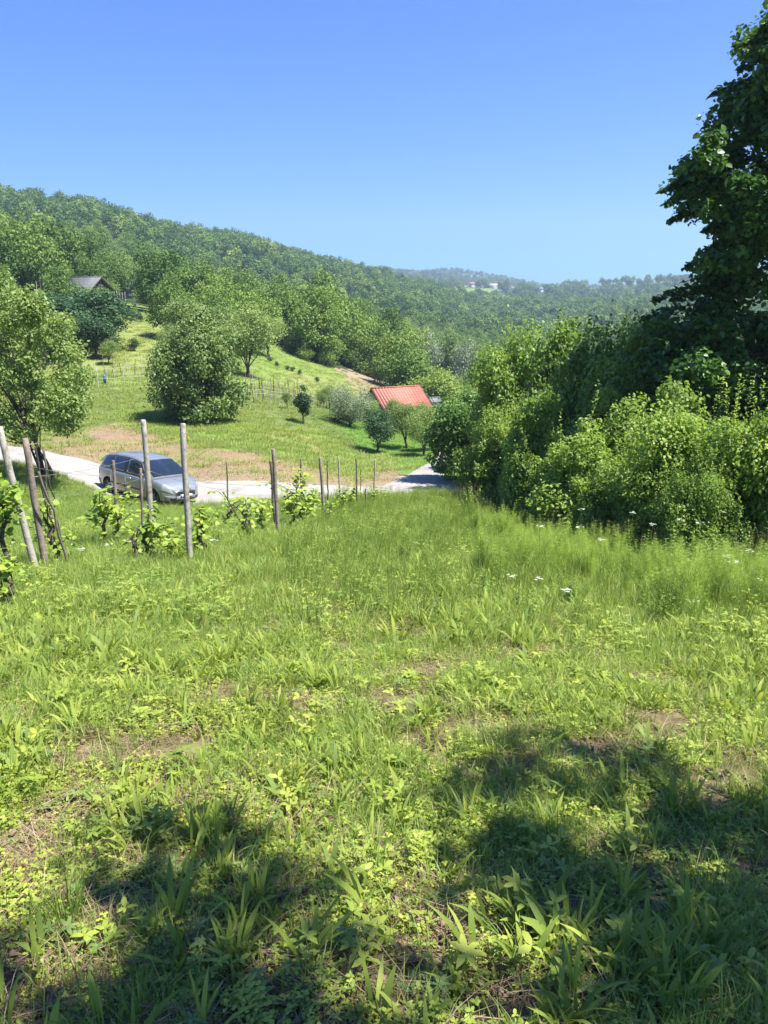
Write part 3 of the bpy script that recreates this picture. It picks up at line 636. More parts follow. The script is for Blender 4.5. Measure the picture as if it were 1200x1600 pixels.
big = tree_meshes(216, 6.9, 3.55, -.5, 66, 42000, .16, .095, 'fruit', 'bark', rc=.235, low=-.86, bias=.72, taper=.5, fill=.75, nlimb=22, fork=.3, r0=.16)
p_ = spot(313, 655, 47); tree('walnut_tree', big, p_, .4, Htop(313, 470, 47)/6.9, 'large round dense tree alone on the field beyond the road, casting a dark shadow')
orch = [tree_meshes(220+i, 3.4, 1.5, .75, 34, 9000, .09, .05, 'fruit', 'bark', rc=.36, low=-.75, bias=.55, fill=.6, nlimb=10, fork=.3, r0=.075) for i in range(3)]
dark = tree_meshes(230, 3.2, 1.35, .6, 26, 9000, .10, .062, 'deep', 'bark', rc=.40, low=-.75, bias=.6, fill=.5, nlimb=9, fork=.25, r0=.08)
small = tree_meshes(231, 3.2, .95, .55, 26, 5200, .11, .055, 'deep', 'bark', rc=.36, low=-.9, bias=.5, taper=.75, fill=.6, nlimb=9, fork=.6, r0=.06)
willow = tree_meshes(232, 3.6, 1.9, .15, 46, 15000, .10, .035, 'silver', 'bark', 'long', rc=.34, low=-.95, bias=.6, fill=.6, nlimb=14, fork=.2, r0=.1)
shrubm = tree_meshes(233, 1.0, .6, .02, 12, 1800, .07, .04, 'deep', 'bark', rc=.45, low=-.6, bias=.5, nlimb=4, r0=.03)
def put(name, ms, px, pyb, pyt, Y, label, rz=0, hm=3.4, wd=1, cat='tree', group=None):
    Y = min(max(ground_at(px, pyb, 24)[1], Y*.72), Y*1.3); s_ = Htop(px, pyt, Y)/hm; return tree(name, ms, spot(px, pyb, Y), rz, (s_*wd, s_*wd, s_), label, cat, group)
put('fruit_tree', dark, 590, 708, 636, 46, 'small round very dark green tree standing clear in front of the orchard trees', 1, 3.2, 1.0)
put('young_tree', small, 474, 663, 597, 54, 'slim cone shaped young tree with bare stem base on the lawn', 0, 3.2)
put('willow_tree', willow, 548, 668, 598, 58, 'wide greyish green bushy tree above a dark brush pile', 1.3, 3.6, 1.05)
ORCHARD = [(636,700,628,56,'pale orchard tree directly before the red roof',1.05),(662,712,634,50,'orchard tree with a clear dark stem nearest the road bend',.95),(676,704,632,55,'orchard tree second from the road bend, partly behind the hedge',1),
 (618,672,622,66,'small orchard tree against the left end of the red roof',.8),(655,680,628,64,'orchard tree standing close below the red roof eave',1),(695,690,630,60,'orchard tree half hidden by the dark roadside bush',1.1),(577,672,622,68,'narrow orchard tree between the grey green tree and the red roof',.9),(515,640,600,66,'small light tree behind the cone shaped young tree',1)]
for i, (px, pb, pt, Y, lb, wd) in enumerate(ORCHARD): put('orchard_tree', orch[i%3], px, pb, pt, Y, lb, i*1.7, 3.4, wd, group='orchard trees around the red roofed house')
put('meadow_tree', orch[1], 385, 590, 478, 80, 'rounded tree with a visible stem behind the large round tree', .5, 3.4, 1.1)
put('meadow_tree', orch[2], 300, 560, 462, 88, 'tall crown above the left top of the large round tree', 4, 3.4, 1.1)
put('meadow_tree', orch[0], 420, 560, 492, 90, 'mid green tree at the top corner of the green meadow', 4.4, 3.4, 1.2)
put('meadow_tree', orch[0], 60, 570, 492, 76, 'broad tree filling in behind the airy left tree', 1.4, 3.4, 1.6)
put('meadow_tree', orch[2], 10, 570, 470, 80, 'tall tree at the left edge behind the airy tree', 2.4, 3.4, 1.5)
put('meadow_tree', orch[2], 345, 560, 478, 84, 'tall crown rising just behind the top of the large round tree', 2.1, 3.4, 1.0)
put('meadow_tree', orch[0], 270, 580, 505, 75, 'tree behind the left side of the large round tree', 3.1, 3.4, .8)
put('meadow_tree', dark, 132, 545, 446, 98, 'dark dense tree hiding the wall of the grey roofed shed', .6, 3.2, 1.9)
put('meadow_tree', dark, 152, 560, 487, 86, 'dark rounded tree just below the grey roofed shed', 2.6, 3.2, 1.3)
put('meadow_tree', orch[0], 112, 560, 500, 84, 'mid green tree left of the dark pair below the shed', .2, 3.4, 1.5)
put('meadow_tree', orch[2], 170, 570, 530, 80, 'low light green tree at the foot of the dry meadow', .9, 3.4, 1.1)
for i, (px, pb, pt, Y, lb) in enumerate([(206,500,484,100,'small dark shrub highest on the dry meadow'),(219,503,488,99,'thin shrub next to the highest meadow shrub'),(211,549,528,86,'lone dark shrub at the lower edge of the dry meadow'),
  (198,496,478,104,'grey shrub beside the pale picket stakes')]):
    put('meadow_shrub', shrubm, px, pb, pt, Y, lb, i, 1.0, .9, 'shrub')
for i, (px, py, Y) in enumerate([(421,566,88),(433,573,86),(450,579,85),(458,581,85),(468,586,84),(495,597,82)]):
    put('round_shrub', shrubm, px, py, py-8.5, Y, 'small rounded grey green shrub in the row of %s up the open meadow' % ('six',)[0], i, 1.0, .95, 'shrub', 'small round shrubs in a row up the meadow')
for i, (px, pb, pt, Y, lb) in enumerate([(450,640,612,62,'thin sapling at the right end of the string trellis'),(505,640,605,60,'light sapling left of the grey green tree'),(300,640,600,58,'sapling hidden beside the large round tree')]):
    put('sapling', orch[i], px, pb, pt, Y, lb, i, 3.4, .75)
gb = Geo(); rnb = np.random.RandomState(3)
for i in range(160):
    a = rnb.rand()*6.28; q = rnb.rand()*1.5; c = np.array([math.cos(a)*q, math.sin(a)*q*.7, .05+max(0, .9-q*.5)*rnb.rand()]); d = norm(rnb.normal(0,1,3)*np.array([1,1,.35])); l = rnb.uniform(.3,.9)
    add_tube(gb, np.stack([c-d*l/2, c+rnb.normal(0,.05,3), c+d*l/2]), .018, 4, cap=False)
tag(ob('brush_pile', gb.mesh('brush_pile', [M['stake_dark']]), spot(530, 667, 56)), 'dark pile of cut branches under the grey green tree', 'brush pile')

# woodland trees: one mesh each (trunk and crown), built in a few kinds and copied
def _wk(sd, *a, **k): return (tree_meshes(sd, *a, **k), tree_meshes(sd, *a, single=True, **k))
WK = [_wk(300, 10, 4.6, .6, 46, 6400, .36, .24, 'wood1', rc=.33, bias=.6, fill=.35, r0=.22, nlimb=8),
      _wk(301, 11.5, 4.4, .5, 50, 6600, .34, .23, 'wood1', rc=.32, bias=.6, fill=.35, r0=.24, nlimb=8),
      _wk(302, 9, 5.2, .3, 52, 6800, .36, .24, 'wood1', rc=.30, bias=.6, fill=.35, r0=.22, nlimb=8),
      _wk(303, 10.5, 4.4, .5, 44, 6200, .34, .22, 'wood2', rc=.34, bias=.6, fill=.35, r0=.22, nlimb=8),
      _wk(304, 12, 3.6, .6, 40, 5600, .32, .21, 'wood1', rc=.36, bias=.55, taper=.5, fill=.35, r0=.22, nlimb=8),
      _wk(305, 9, 5.0, .6, 50, 4600, .34, .20, 'silver', rc=.30, bias=.6, fill=.35, r0=.22, nlimb=8)]
wt = [q[0] for q in WK]; wk = [q[1] for q in WK]
ws_ = [tree_meshes(310+i, (10,11.5,9,12)[i], (4.6,4.2,5,3.6)[i], 1, 18, 1200, .75, .55, ('wood2','wood2','wood2','wood1')[i], rc=.38, bias=.6, fill=.3, single=True, r0=.25, nlimb=3, shape='diamond') for i in range(4)]
def wood_spots(n, y0, y1, seed, gap, xr=(-.62,.62)):
    rn = np.random.RandomState(seed); y = np.sqrt(rn.uniform(y0**2, y1**2, n)); x = rn.uniform(xr[0], xr[1], n)*y
    cell = {}; keep = []
    for i in range(n):
        g0 = gap*(1+.0*y[i]); c = (int(x[i]//g0), int(y[i]//g0)); ok = True
        for a in (-1,0,1):
            for b in (-1,0,1):
                for j in cell.get((c[0]+a, c[1]+b), ()):
                    if (x[i]-x[j])**2+(y[i]-y[j])**2 < g0*g0: ok = False
        if ok: cell.setdefault(c, []).append(i); keep.append(i)
    return x[keep], y[keep], rn
x, y, rn = wood_spots(16000, 70, 330, 11, 5.3); z = H(x, y); a, b, _ = to_px(x, y, z)
CLOSED = lambda a, b, y: in_poly(a, b, OPEN) | (y < 72) | ((np.abs(a-135) < 38) & (y > 96) & (y < 122)) | ((a > 35) & (a < 120) & (y > 88) & (y < 116)) | ((y < 92) & (a > 480) & (a < 720))
open_ = CLOSED(a, b, y)
for a_, b_, q_ in ((665,560,172),(729,575,165)): open_ |= (np.abs(a-a_) < 26) & (y < q_+6) & (y > 95)
hs = ~open_; x, y, z, a, b = x[hs], y[hs], z[hs], a[hs], b[hs]
# skip what lies wholly behind nearer crowns: keep trees whose top shows above the tops in front of them
tops = to_px(x, y, z+11)[1]; order = np.argsort(y); vis = np.zeros(len(x)); sky_ = np.full(1400, 1600.)
for i in order:
    hw = int(max(2, F*4.2/y[i])); c0 = int(a[i])+100; lo, hi = max(0, c0-hw), min(1399, c0+hw)
    if hi <= lo or c0 < -20 or c0 > 1320: continue
    seg = sky_[lo:hi]; vis[i] = np.maximum(0, seg-tops[i]).mean()*(2*hw) if len(seg) else 0; sky_[lo:hi] = np.minimum(seg, tops[i]+hw*.55)
vi = [i for i in np.argsort(-vis) if vis[i] > 0 and -30 < a[i] < 1230][:285]
def zone_label(i):
    px, d = a[i], y[i]
    if px < 230: s_ = 'above the grey roofed shed'
    elif px < 420: s_ = 'above the dry meadow'
    elif px < 600: s_ = 'above the green meadow'
    elif px < 780: s_ = 'behind the red roofed house'
    else: s_ = 'in the valley beyond the bushes'
    return s_
kindlab = ['rounded mid green woodland tree','tall full woodland tree','broad low woodland tree','dark green woodland tree','narrow pointed woodland tree','pale silvery woodland tree']
protos = {}
for i in vi:
    hue = fbm(np.array([x[i]/30]), np.array([y[i]/30]), 91, 2)[0]; q = rn.rand()
    k = 3 if q < .16+.5*(hue > .58) else (4 if q > .93 else rn.randint(0, 3))
    dn = 'near' if y[i] < 150 else ('middle' if y[i] < 210 else 'far')
    s_ = rn.uniform(.62, 1.12)*np.clip(.45+(y[i]-70)/90, .45, 1)
    o = empty('woodland_tree', (x[i], y[i], z[i]), rn.rand()*6.28, (s_, s_, s_*rn.uniform(.9,1.1))); ob('trunk', wt[k][0], parent=o); ob('crown', wt[k][1], parent=o)
    tag(o, '%s %s, %s' % (kindlab[k], zone_label(i), {'near':'lowest in the wood','middle':'halfway up the wood','far':'highest in the wood'}[dn]), 'tree', '%ss %s' % (kindlab[k], zone_label(i)) )
for px, py, Y, lb in ((665,560,172,'pale silvery willow in the valley, left of a second pale one'),(729,575,165,'pale silvery willow in the valley, right of a larger pale one')):
    xx = P(px, py, Y)[0]; zt = P(px, py-48, Y)[2]; zz = Hs(xx, Y); o = ob('willow_tree', wk[5], (xx, Y, zz), 1, (.85,.85,max(.6,(zt-zz)/9.3))); tag(o, lb, 'tree')
rest = np.ones(len(x), bool); rest[vi] = False; rest &= y > 95; rsz = np.clip(.45+(y[rest]-70)/90, .45, 1)
gn_scatter('hillside_wood', wk[:5], np.stack([x[rest],y[rest],z[rest]],1), rn.rand(rest.sum())*6.28, rn.uniform(.65,1.1,rest.sum())*rsz, rn.randint(0,5,rest.sum()), 'further trees filling the wood on the left hillside and valley')
x, y, rn = wood_spots(26000, 330, 760, 12, 7.6); x2, y2, _ = wood_spots(26000, 760, 2300, 13, 11.5, (-.58,.58))
fo = ~((y2 > 760) & (fbm(x2/110, y2/90, 77, 2) > .585)); x = np.concatenate([x, x2[fo]]); y = np.concatenate([y, y2[fo]]); z = H(x, y)
FARH = [(737,446,1150,'red','white cottage with a red gable roof, largest far house on the hill'),(733,436,1400,'red','small red roofed house just above the largest far house'),(801,441,1250,'white','pale walled far house in a clearing, right of a long low one'),(771,448,1150,'long','long low white building in the far hillside clearing'),
 (845,455,1200,'white','white far house lowest on the right hill'),(821,433,1500,'grey','grey roofed house on the far skyline left of the conifer knoll'),(932,441,1300,'red','brown roofed far house on the skyline right of the conifer knoll'),(755,431,1500,'white','tiny pale house near the top of the hazy far ridge')]
for a_, b_, Yh, _k2, _l2 in FARH:
    a2, b2, _q = to_px(x, y, z); kp = ~((np.abs(a2-a_) < 9) & (y > Yh-260) & (y < Yh+14)); x, y, z = x[kp], y[kp], z[kp]
gn_scatter('ridge_forest', ws_, np.stack([x,y,z],1), rn.rand(len(x))*6.28, np.where(y > 760, rn.uniform(.9,1.5,len(x)), rn.uniform(.65,1.25,len(x))), rn.randint(0,4,len(x)), 'dense forest covering the ridge and the hazy hills on the skyline')
# low thicket where the wood meets the meadow
x, y, rn = wood_spots(9000, 72, 170, 21, 3.2); z = H(x, y); a, b, _ = to_px(x, y, z)
k = ~CLOSED(a, b, y)
gn_scatter('thicket', [tree_meshes(320+i, 3.2, 2.0, .1, 22, 2200, .2, .13, 'wood1', rc=.42, single=True, r0=.05, nlimb=4) for i in range(2)], np.stack([x[k],y[k],z[k]],1), rn.rand(k.sum())*6.28, rn.uniform(.6,1.3,k.sum()), rn.randint(0,2,k.sum()), 'low thicket under the wood edge')

# bushes on the right
def bush_meshes(seed, n, L, W, mat, shape='oval', k=44, shoots=16, Hh=3.6, Rx=2.0):
    rn = np.random.RandomState(seed); cen, rad = ellipsoid_clumps(rn, k, Rx, Hh*.55, Hh*.42, .30, -.75, .70); rad = rad*rn.uniform(.55,1.5,k); cen = cen*rn.uniform(.86,1.1,(k,1)); g = Geo()
    crown_geo(g, rn, cen, rad*1.0, n, L, W, shape, fill=.5, out=.5, up=1.1, hang=0, flat=.7); t = Geo(); limbs_geo(t, rn, (0,0,0), cen[:14], .06, fork=.12)
    for i in range(shoots):   # upright leafy shoots break the outline
        c = cen[rn.randint(k)]; l = rn.uniform(.5, 1.1); top = c+np.array([rn.normal(0,.25), rn.normal(0,.25), rad.mean()+l*.6]); m = 46
        tt = rn.rand(m)[:,None]; pts = c+(top-c)*tt+rn.normal(0,.035,(m,3)); az = rn.rand(m)*6.28
        d = np.stack([np.cos(az), np.sin(az), rn.uniform(0,.7,m)], 1); add_leaves(g, pts, d, np.stack([-np.cos(az)*.4, -np.sin(az)*.4, np.ones(m)],1), L*1.05, W, shape, rn.uniform(.5,1,m)); add_tube(t, np.stack([c, top]), [.012,.004], 4, cap=False)
    return t.mesh('stems', [M['bark']]), g.mesh('foliage', [M[mat]])
bnear = [bush_meshes(400+i, 36000, .105, .07, 'bush', 'oval', 56, 44) for i in range(2)]
bmid = [bush_meshes(410+i, 26000, .13, .09, 'bush', 'oval', 40, 20) for i in range(2)]
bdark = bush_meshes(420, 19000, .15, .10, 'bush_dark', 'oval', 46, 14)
BUSH = [(728,606,34,62,'d','dark tall bush overhanging the bend of the gravel road'),(765,560,37,60,'m','bush rising behind the dark one at the road bend'),(812,507,31,72,'m','tall rounded bush left of the highest group'),
 (875,477,27,74,'m','high light topped bush behind the shaded hollow'),(950,492,25,70,'m','bush under the thin yellow green treetop'),(1035,500,22,80,'m','shaded bush under the lowest lime branches'),(780,668,27,52,'m','low bush at the left end of the thicket'),
 (838,640,22,62,'m','shaded bush in the dark hollow of the thicket'),(905,668,17.5,74,'m','low light green bush at the front of the hollow'),(865,705,18.5,50,'m','lowest small bush at the thicket foot'),
 (930,560,21,78,'m','mid height bush filling the centre of the thicket'),(985,668,16.5,80,'n','leafy bush with pale leaves right of the hollow'),(1065,610,15,90,'n','leafy front bush below the dark lime tree'),
 (1150,578,13.8,92,'n','bright front bush near the right edge'),(1245,548,13.2,100,'n','tall bright bush cut by the right edge'),(1120,540,19.5,110,'d','shaded bush directly beneath the lime crown'),(900,500,23,88,'m','tall bush filling the middle of the hedge top'),(985,508,24,88,'m','tall bush beside the thin yellow green treetop'),(780,545,30,62,'m','bush between the road bend and the tall rounded one'),(848,592,19.5,64,'m','mid height bush in front of the tall rounded one'),
 (955,610,18,74,'m','mid height bush just left of the front group'),(1040,572,17.5,82,'m','bush behind the leafy front bush'),(762,648,25,46,'m','small bush at the roadside end of the hedge'),(822,705,20,46,'m','knee high bush at the hedge foot, left part'),(1012,700,15,62,'n','low bush at the hedge foot, middle part'),(1100,692,12.9,66,'n','low bush at the hedge foot, right part'),(930,722,16,52,'m','low bush at the hedge foot below the hollow'),
 (1250,500,19,120,'d','shaded bush behind the bright one at the right edge')]
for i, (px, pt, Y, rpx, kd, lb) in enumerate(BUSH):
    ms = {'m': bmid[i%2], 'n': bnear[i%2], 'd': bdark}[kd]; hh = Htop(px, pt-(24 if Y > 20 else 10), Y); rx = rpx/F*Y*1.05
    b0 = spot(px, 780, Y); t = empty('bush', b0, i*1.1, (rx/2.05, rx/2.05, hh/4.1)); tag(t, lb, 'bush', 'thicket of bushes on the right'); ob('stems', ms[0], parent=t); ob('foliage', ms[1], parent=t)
# thin young tree with a bright top
yt = tree_meshes(430, 6, .75, 1.5, 34, 6500, .10, .07, 'vine', 'bark', rc=.5, bias=.4, taper=.7, low=-1, nlimb=14, fork=.85, r0=.05); Y = 23; b0 = spot(990, 700, Y)
tree('young_tree', yt, b0, 0, (1,1,Htop(990, 452, Y)/6.1), 'thin yellow green treetop rising above the bushes, left of the lime tree')

# the dark lime tree at the right edge
rn = np.random.RandomState(501); b0 = np.array(spot(1400, 700, 21)); cs, rr = [], []
OUT = [(1195,25),(1150,75),(1150,135),(1110,150),(1108,205),(1060,265),(1032,300),(1045,345),(1095,350),(1100,392),(1068,418),(1090,440),(1098,470),(1020,470),(1005,500),(1030,535),(990,575),(1000,610),(1090,600),(1200,570),(1330,600),(1560,600),(1600,150),(1480,-120),(1320,-130)]
while len(cs) < 430:
    a_, b_ = rn.uniform(985, 1600), rn.uniform(-130, 610); r_ = rn.uniform(.30, .66); Yq = rn.uniform(17.8, 24.5) if a_ > 1150 else rn.uniform(18, 22); e = r_*F/Yq*.55
    if in_poly([a_-e, a_, a_, a_+e*.5], [b_, b_-e*.8, b_+e*.6, b_], OUT).all(): cs.append(np.array(P(a_, b_, Yq))-b0); rr.append(r_)
g = Geo(); tr = Geo(); crown_geo(g, rn, cs, rr, 165000, .118, .10, 'heart', fill=.8, out=.25, up=.7, flat=.75)
# drooping leafy sprays along the outline
tips = [(1034,300),(1048,345),(1062,265),(1070,418),(1098,395),(1005,500),(1022,470),(992,560),(1030,535),(1110,205),(1112,150),(1150,110),(1150,75),(1190,45),(1085,240),(1100,360),(1040,320),(1015,585),(1050,470)]
for (a_, b_) in tips:
    Yq = rn.uniform(18.5, 20.5); tip = np.array(P(a_, b_, Yq))-b0; root = np.array(P(a_+130, b_-14, Yq+.5))-b0; m = 230; tt = rn.rand(m)[:,None]**.8
    p0 = root+(tip-root)*tt+np.array([0,0,.24])*np.sin(tt*3.1)+rn.normal(0,.11,(m,3))*(1.3-tt)
    az = rn.rand(m)*6.28; add_leaves(g, p0, np.stack([np.cos(az)-.4, np.sin(az), rn.uniform(-.7,.0,m)],1), np.array([0,0,1.])+rn.normal(0,.35,(m,3)), rn.uniform(.12,.17,m), rn.uniform(.10,.14,m), 'heart'); add_tube(tr, np.stack([root, (root+tip)/2+np.array([0,0,.14]), tip]), [.015,.008,.003], 4, cap=False)
limbs_geo(tr, rn, (0,0,0), np.array(cs)[rn.permutation(300)[:70]], .30, sides=8, fork=.45)
lt = empty('lime_tree', tuple(b0)); tag(lt, 'tall dark lime tree filling the upper right edge', 'tree'); ob('trunk', tr.mesh('trunk', [M['bark']]), parent=lt); ob('crown', g.mesh('crown', [M['lime']]), parent=lt)

# the tree beside the photographer whose crown shades the near ground
SH1 = [(640,1235),(700,1175),(800,1150),(900,1165),(960,1140),(1060,1190),(1130,1230),(1200,1240),(1330,1200),(1330,1640),(1180,1640),(1000,1590),(860,1520),(770,1500),(720,1420),(660,1330)]
SH2 = [(-200,1480),(0,1450),(100,1400),(170,1290),(250,1270),(330,1300),(440,1350),(520,1420),(575,1500),(560,1640),(-200,1700)]
rn = np.random.RandomState(601); cs, rr = [], []; sx, sy = sv.x/sv.z, sv.y/sv.z; b0 = np.array((5.2, .4, Hs(5.2, .4)))
def shade(poly, n, hr, rr_):
    k = 0
    while k < n:
        a_, b_ = rn.uniform(-200, 1330), rn.uniform(1130, 1700)
        if not in_poly([a_], [b_], poly)[0]: continue
        t = (800-b_)/F; rt = (-sp+t*cp)/(cp+t*sp); Yg = 1.6/(-rt-.2); xg = (a_-600)/F/(cp+t*sp)*Yg
        h = rn.uniform(*hr); cs.append(np.array((xg+sx*h, Yg+sy*h, -.2*Yg+h))-b0); rr.append(rn.uniform(*rr_)); k += 1
shade(SH1, 66, (5,10), (.12,.30)); shade(SH2, 33, (5,10), (.10,.26))
for i in range(110):
    q = rn.rand()*6.28; cs.append(np.array((1.5+math.cos(q)*rn.uniform(0,3.5), -2.2+math.sin(q)*rn.uniform(0,2.2), rn.uniform(5,10)))); rr.append(.45)
g = Geo(); tr = Geo(); crown_geo(g, rn, cs, rr, 15500, .13, .085, 'oval', fill=.95, out=.2, up=.6, flat=.6); limbs_geo(tr, rn, (0,0,0), np.array(cs)[rn.permutation(len(cs))[:60]], .2, sides=8, fork=.5)
st = empty('shade_tree', tuple(b0)); tag(st, 'spreading tree right beside the viewpoint that throws dappled shade on the near grass', 'tree'); ob('trunk', tr.mesh('trunk', [M['bark']]), parent=st); ob('crown', g.mesh('crown', [M['bush']]), parent=st)

# ------------------------------------------------------------------ vineyard posts, wires and vines
def post_mesh(name, vec, w0, w1, mat, sides=4, below=.3, seed=0, hooks=0):
    """a post whose axis is vec (metres) from the ground up"""
    rn = np.random.RandomState(seed); v = np.array(vec, float); l = np.linalg.norm(v); u = v/l; n = 9
    w0, w1 = w0*.76, w1*.76; t = np.linspace(-below/l, 1, n)[:,None]; pts = v*t+rn.normal(0, .004 if sides == 4 else .012, (n,3))
    rad = np.linspace(w0, w1, n)*(.71 if sides == 4 else .5); pts = np.vstack([pts, pts[-1]+u*.012]); rad = np.append(rad, rad[-1]*.82)
    g = Geo(); add_tube(g, pts, rad, sides)
    return g.mesh(name, [M[mat]])
POSTS = {  # key: base px, py, top px, py, depth, width, material, sides, label
 'a': (58,903,-2,668,9.4,.095,'concrete',4,'pale concrete post leaning far to the left at the left edge'),
 'b': (72,893,39,686,9.8,.095,'concrete_brown',4,'brownish concrete post leaning left, second from the left edge'),
 'c': (184,822,177,720,16.2,.075,'concrete_brown',4,'short post standing in front of the rear door of the car'),
 'd': (239,843,224,657,13.6,.105,'concrete',4,'thick weathered concrete post overlapping the windscreen of the car'),
 'd2': (224,832,219,733,14.6,.06,'concrete_brown',4,'thin grey post close behind the thick weathered post'),
 'e': (298,886,285,663,10.4,.085,'concrete',4,'tall concrete post right of the thick one, beside the car bonnet'),
 'f': (358,825,353,723,16.3,.05,'stake',6,'thin wooden post between the car and the double posts'),
 'g': (435,842,427,702,13.9,.075,'concrete_brown',4,'taller pale post of the close pair in mid row'),
 'g2': (429,828,424,722,15.0,.07,'stake_dark',6,'darker shorter post of the close pair in mid row'),
 'h': (471,790,470,717,21.5,.06,'concrete_brown',4,'slim post just right of the close pair'),
 'i': (507,808,500,716,18.6,.075,'concrete_brown',4,'brownish post leaning slightly left at the middle of the row'),
 'j': (513,786,511,721,22.5,.06,'stake_dark',6,'dark thin post directly behind the brownish leaning post'),
 'k': (531,779,529,714,24.5,.06,'concrete',4,'pale slim post at the road edge, third from the row end'),
 'l': (558,793,556,716,22.0,.06,'stake_dark',6,'dark upright post near the row end'),
 'm': (564,784,563,731,24.0,.05,'stake',6,'short thin stake between the two last tall posts'),
 'n': (571,800,571,763,21.5,.06,'stake_dark',6,'shortest dark post stub at the end of the row'),
 'o': (584,778,586,718,25.5,.06,'concrete',4,'last pale post of the row next to the road')}
TOP = {}; BASE = {}
for i, (k_, (bx, by, tx, ty, Y, wd, mt, sd_, lb)) in enumerate(POSTS.items()):
    b0 = np.array(spot(bx, by, Y)); tp = np.array(P(tx, ty, Y)); TOP[k_] = tp; BASE[k_] = b0
    tag(ob('vineyard_post', post_mesh('vineyard_post', tp-b0, wd, wd*.88, mt, sd_, seed=i), tuple(b0)), lb, 'post', 'vineyard posts')
# leaning stakes bundled at the second post
for i, (bx, by, tx, ty, Y, wd, mt, lb) in enumerate([(110,886,60,738,9.9,.05,'stake','grey wooden stake leaning left across the second post'),(95,880,52,700,10.4,.045,'stake_dark','dark bent stake directly behind the second post'),(86,868,68,706,10.9,.05,'stake','upright grey stake behind the second post'),
   (102,860,74,745,11.2,.035,'stake_dark','short dark stake rightmost behind the second post'),(393,832,348,769,14.2,.035,'stake_dark','thin dark stick lying diagonally between two vines'),(392,806,384,780,14.4,.05,'pale_stake','short pale stub beside the diagonal stick')]):
    b0 = np.array(spot(bx, by, Y)); tp = np.array(P(tx, ty, Y-.25)); tag(ob('wooden_stake', post_mesh('wooden_stake', tp-b0, wd, wd*.8, mt, 6, .1, 50+i), tuple(b0)), lb, 'stake')
def wire(a, fa, b, fb, lb, k=0):
    p = BASE[a]+(TOP[a]-BASE[a])*fa; q = BASE[b]+(TOP[b]-BASE[b])*fb; t = np.linspace(0, 1, 9)[:,None]; pts = p+(q-p)*t-np.array([0,0,.05])*4*t*(1-t)
    g = Geo(); add_tube(g, pts-p, .0028, 4); tag(ob('vine_wire', g.mesh('vine_wire', [M['wire']]), tuple(p)), lb, 'wire', 'trellis wires between vineyard posts')
for a, b, fr_, nm in (('b','d',(.96,.72,.55),'second and the thick post'),('d','f',(.93,.6),'thick and the thin wooden post'),('e','g',(.95,.62,.45),'tall post beside the car bonnet and the close pair'),('g','i',(.93,.6),'close pair and the brownish leaning post'),
   ('i','k',(.93,.6),'brownish leaning post and the road edge'),('b','c',(.8,.62),'second and the short post by the car door'),('f','h',(.9,),'thin wooden post and the slim post'),('l','o',(.9,),'last two tall posts')):
    for j, f_ in enumerate(fr_): wire(a, f_, b, f_, '%s wire between the %s' % (('top','middle','low')[j], nm))
def vine(px, py, Y, h, wide, n, seed, lb, lean=0, bare_=0, L=.10):
    rn = np.random.RandomState(seed); b0 = spot(px, py, Y); t = empty('grape_vine', b0); tag(t, lb, 'grape vine', 'grape vines along the posts')
    g = Geo(); tr = Geo(); m = 9; tt = np.linspace(0, 1, m); z = tt*h*.75
    tk = np.stack([lean*tt+rn.normal(0,.035,m)*(tt>0), rn.normal(0,.03,m), z-.08*(tt==0)], 1); add_tube(tr, tk, np.linspace(.038,.018,m), 6)
    pts = []
    for c in range(5+int(wide*5)):
        j = rn.randint(3, m); e = tk[j]+np.array([rn.normal(0, wide), rn.normal(0, wide*.6), rn.uniform(-.1,.45)*h]); e[2] = max(.08, e[2]); s5 = np.linspace(0,1,6)[:,None]
        cv = tk[j]+(e-tk[j])*s5+np.array([0,0,.12])*np.sin(s5*3.14); add_tube(tr, cv, np.linspace(.009,.003,6), 4, cap=False); pts.append(cv)
    if n:
        pts = np.concatenate(pts); c = pts[rn.randint(len(pts), size=n)]+rn.normal(0,.07,(n,3)); c[:,2] = np.maximum(c[:,2], .04); az = rn.rand(n)*6.28
        add_leaves(g, c, np.stack([np.cos(az), np.sin(az), rn.uniform(-.6,.3,n)],1), np.stack([rn.normal(0,.4,n), rn.normal(-.2,.4,n), np.ones(n)*.9],1), rn.uniform(.6,1.2,n)*L, rn.uniform(.6,1.15,n)*L, 'heart')
        ob('leaves', g.mesh('leaves', [M['vine']]), parent=t)
    ob('vine_stem', tr.mesh('vine_stem', [M['bark']]), parent=t)
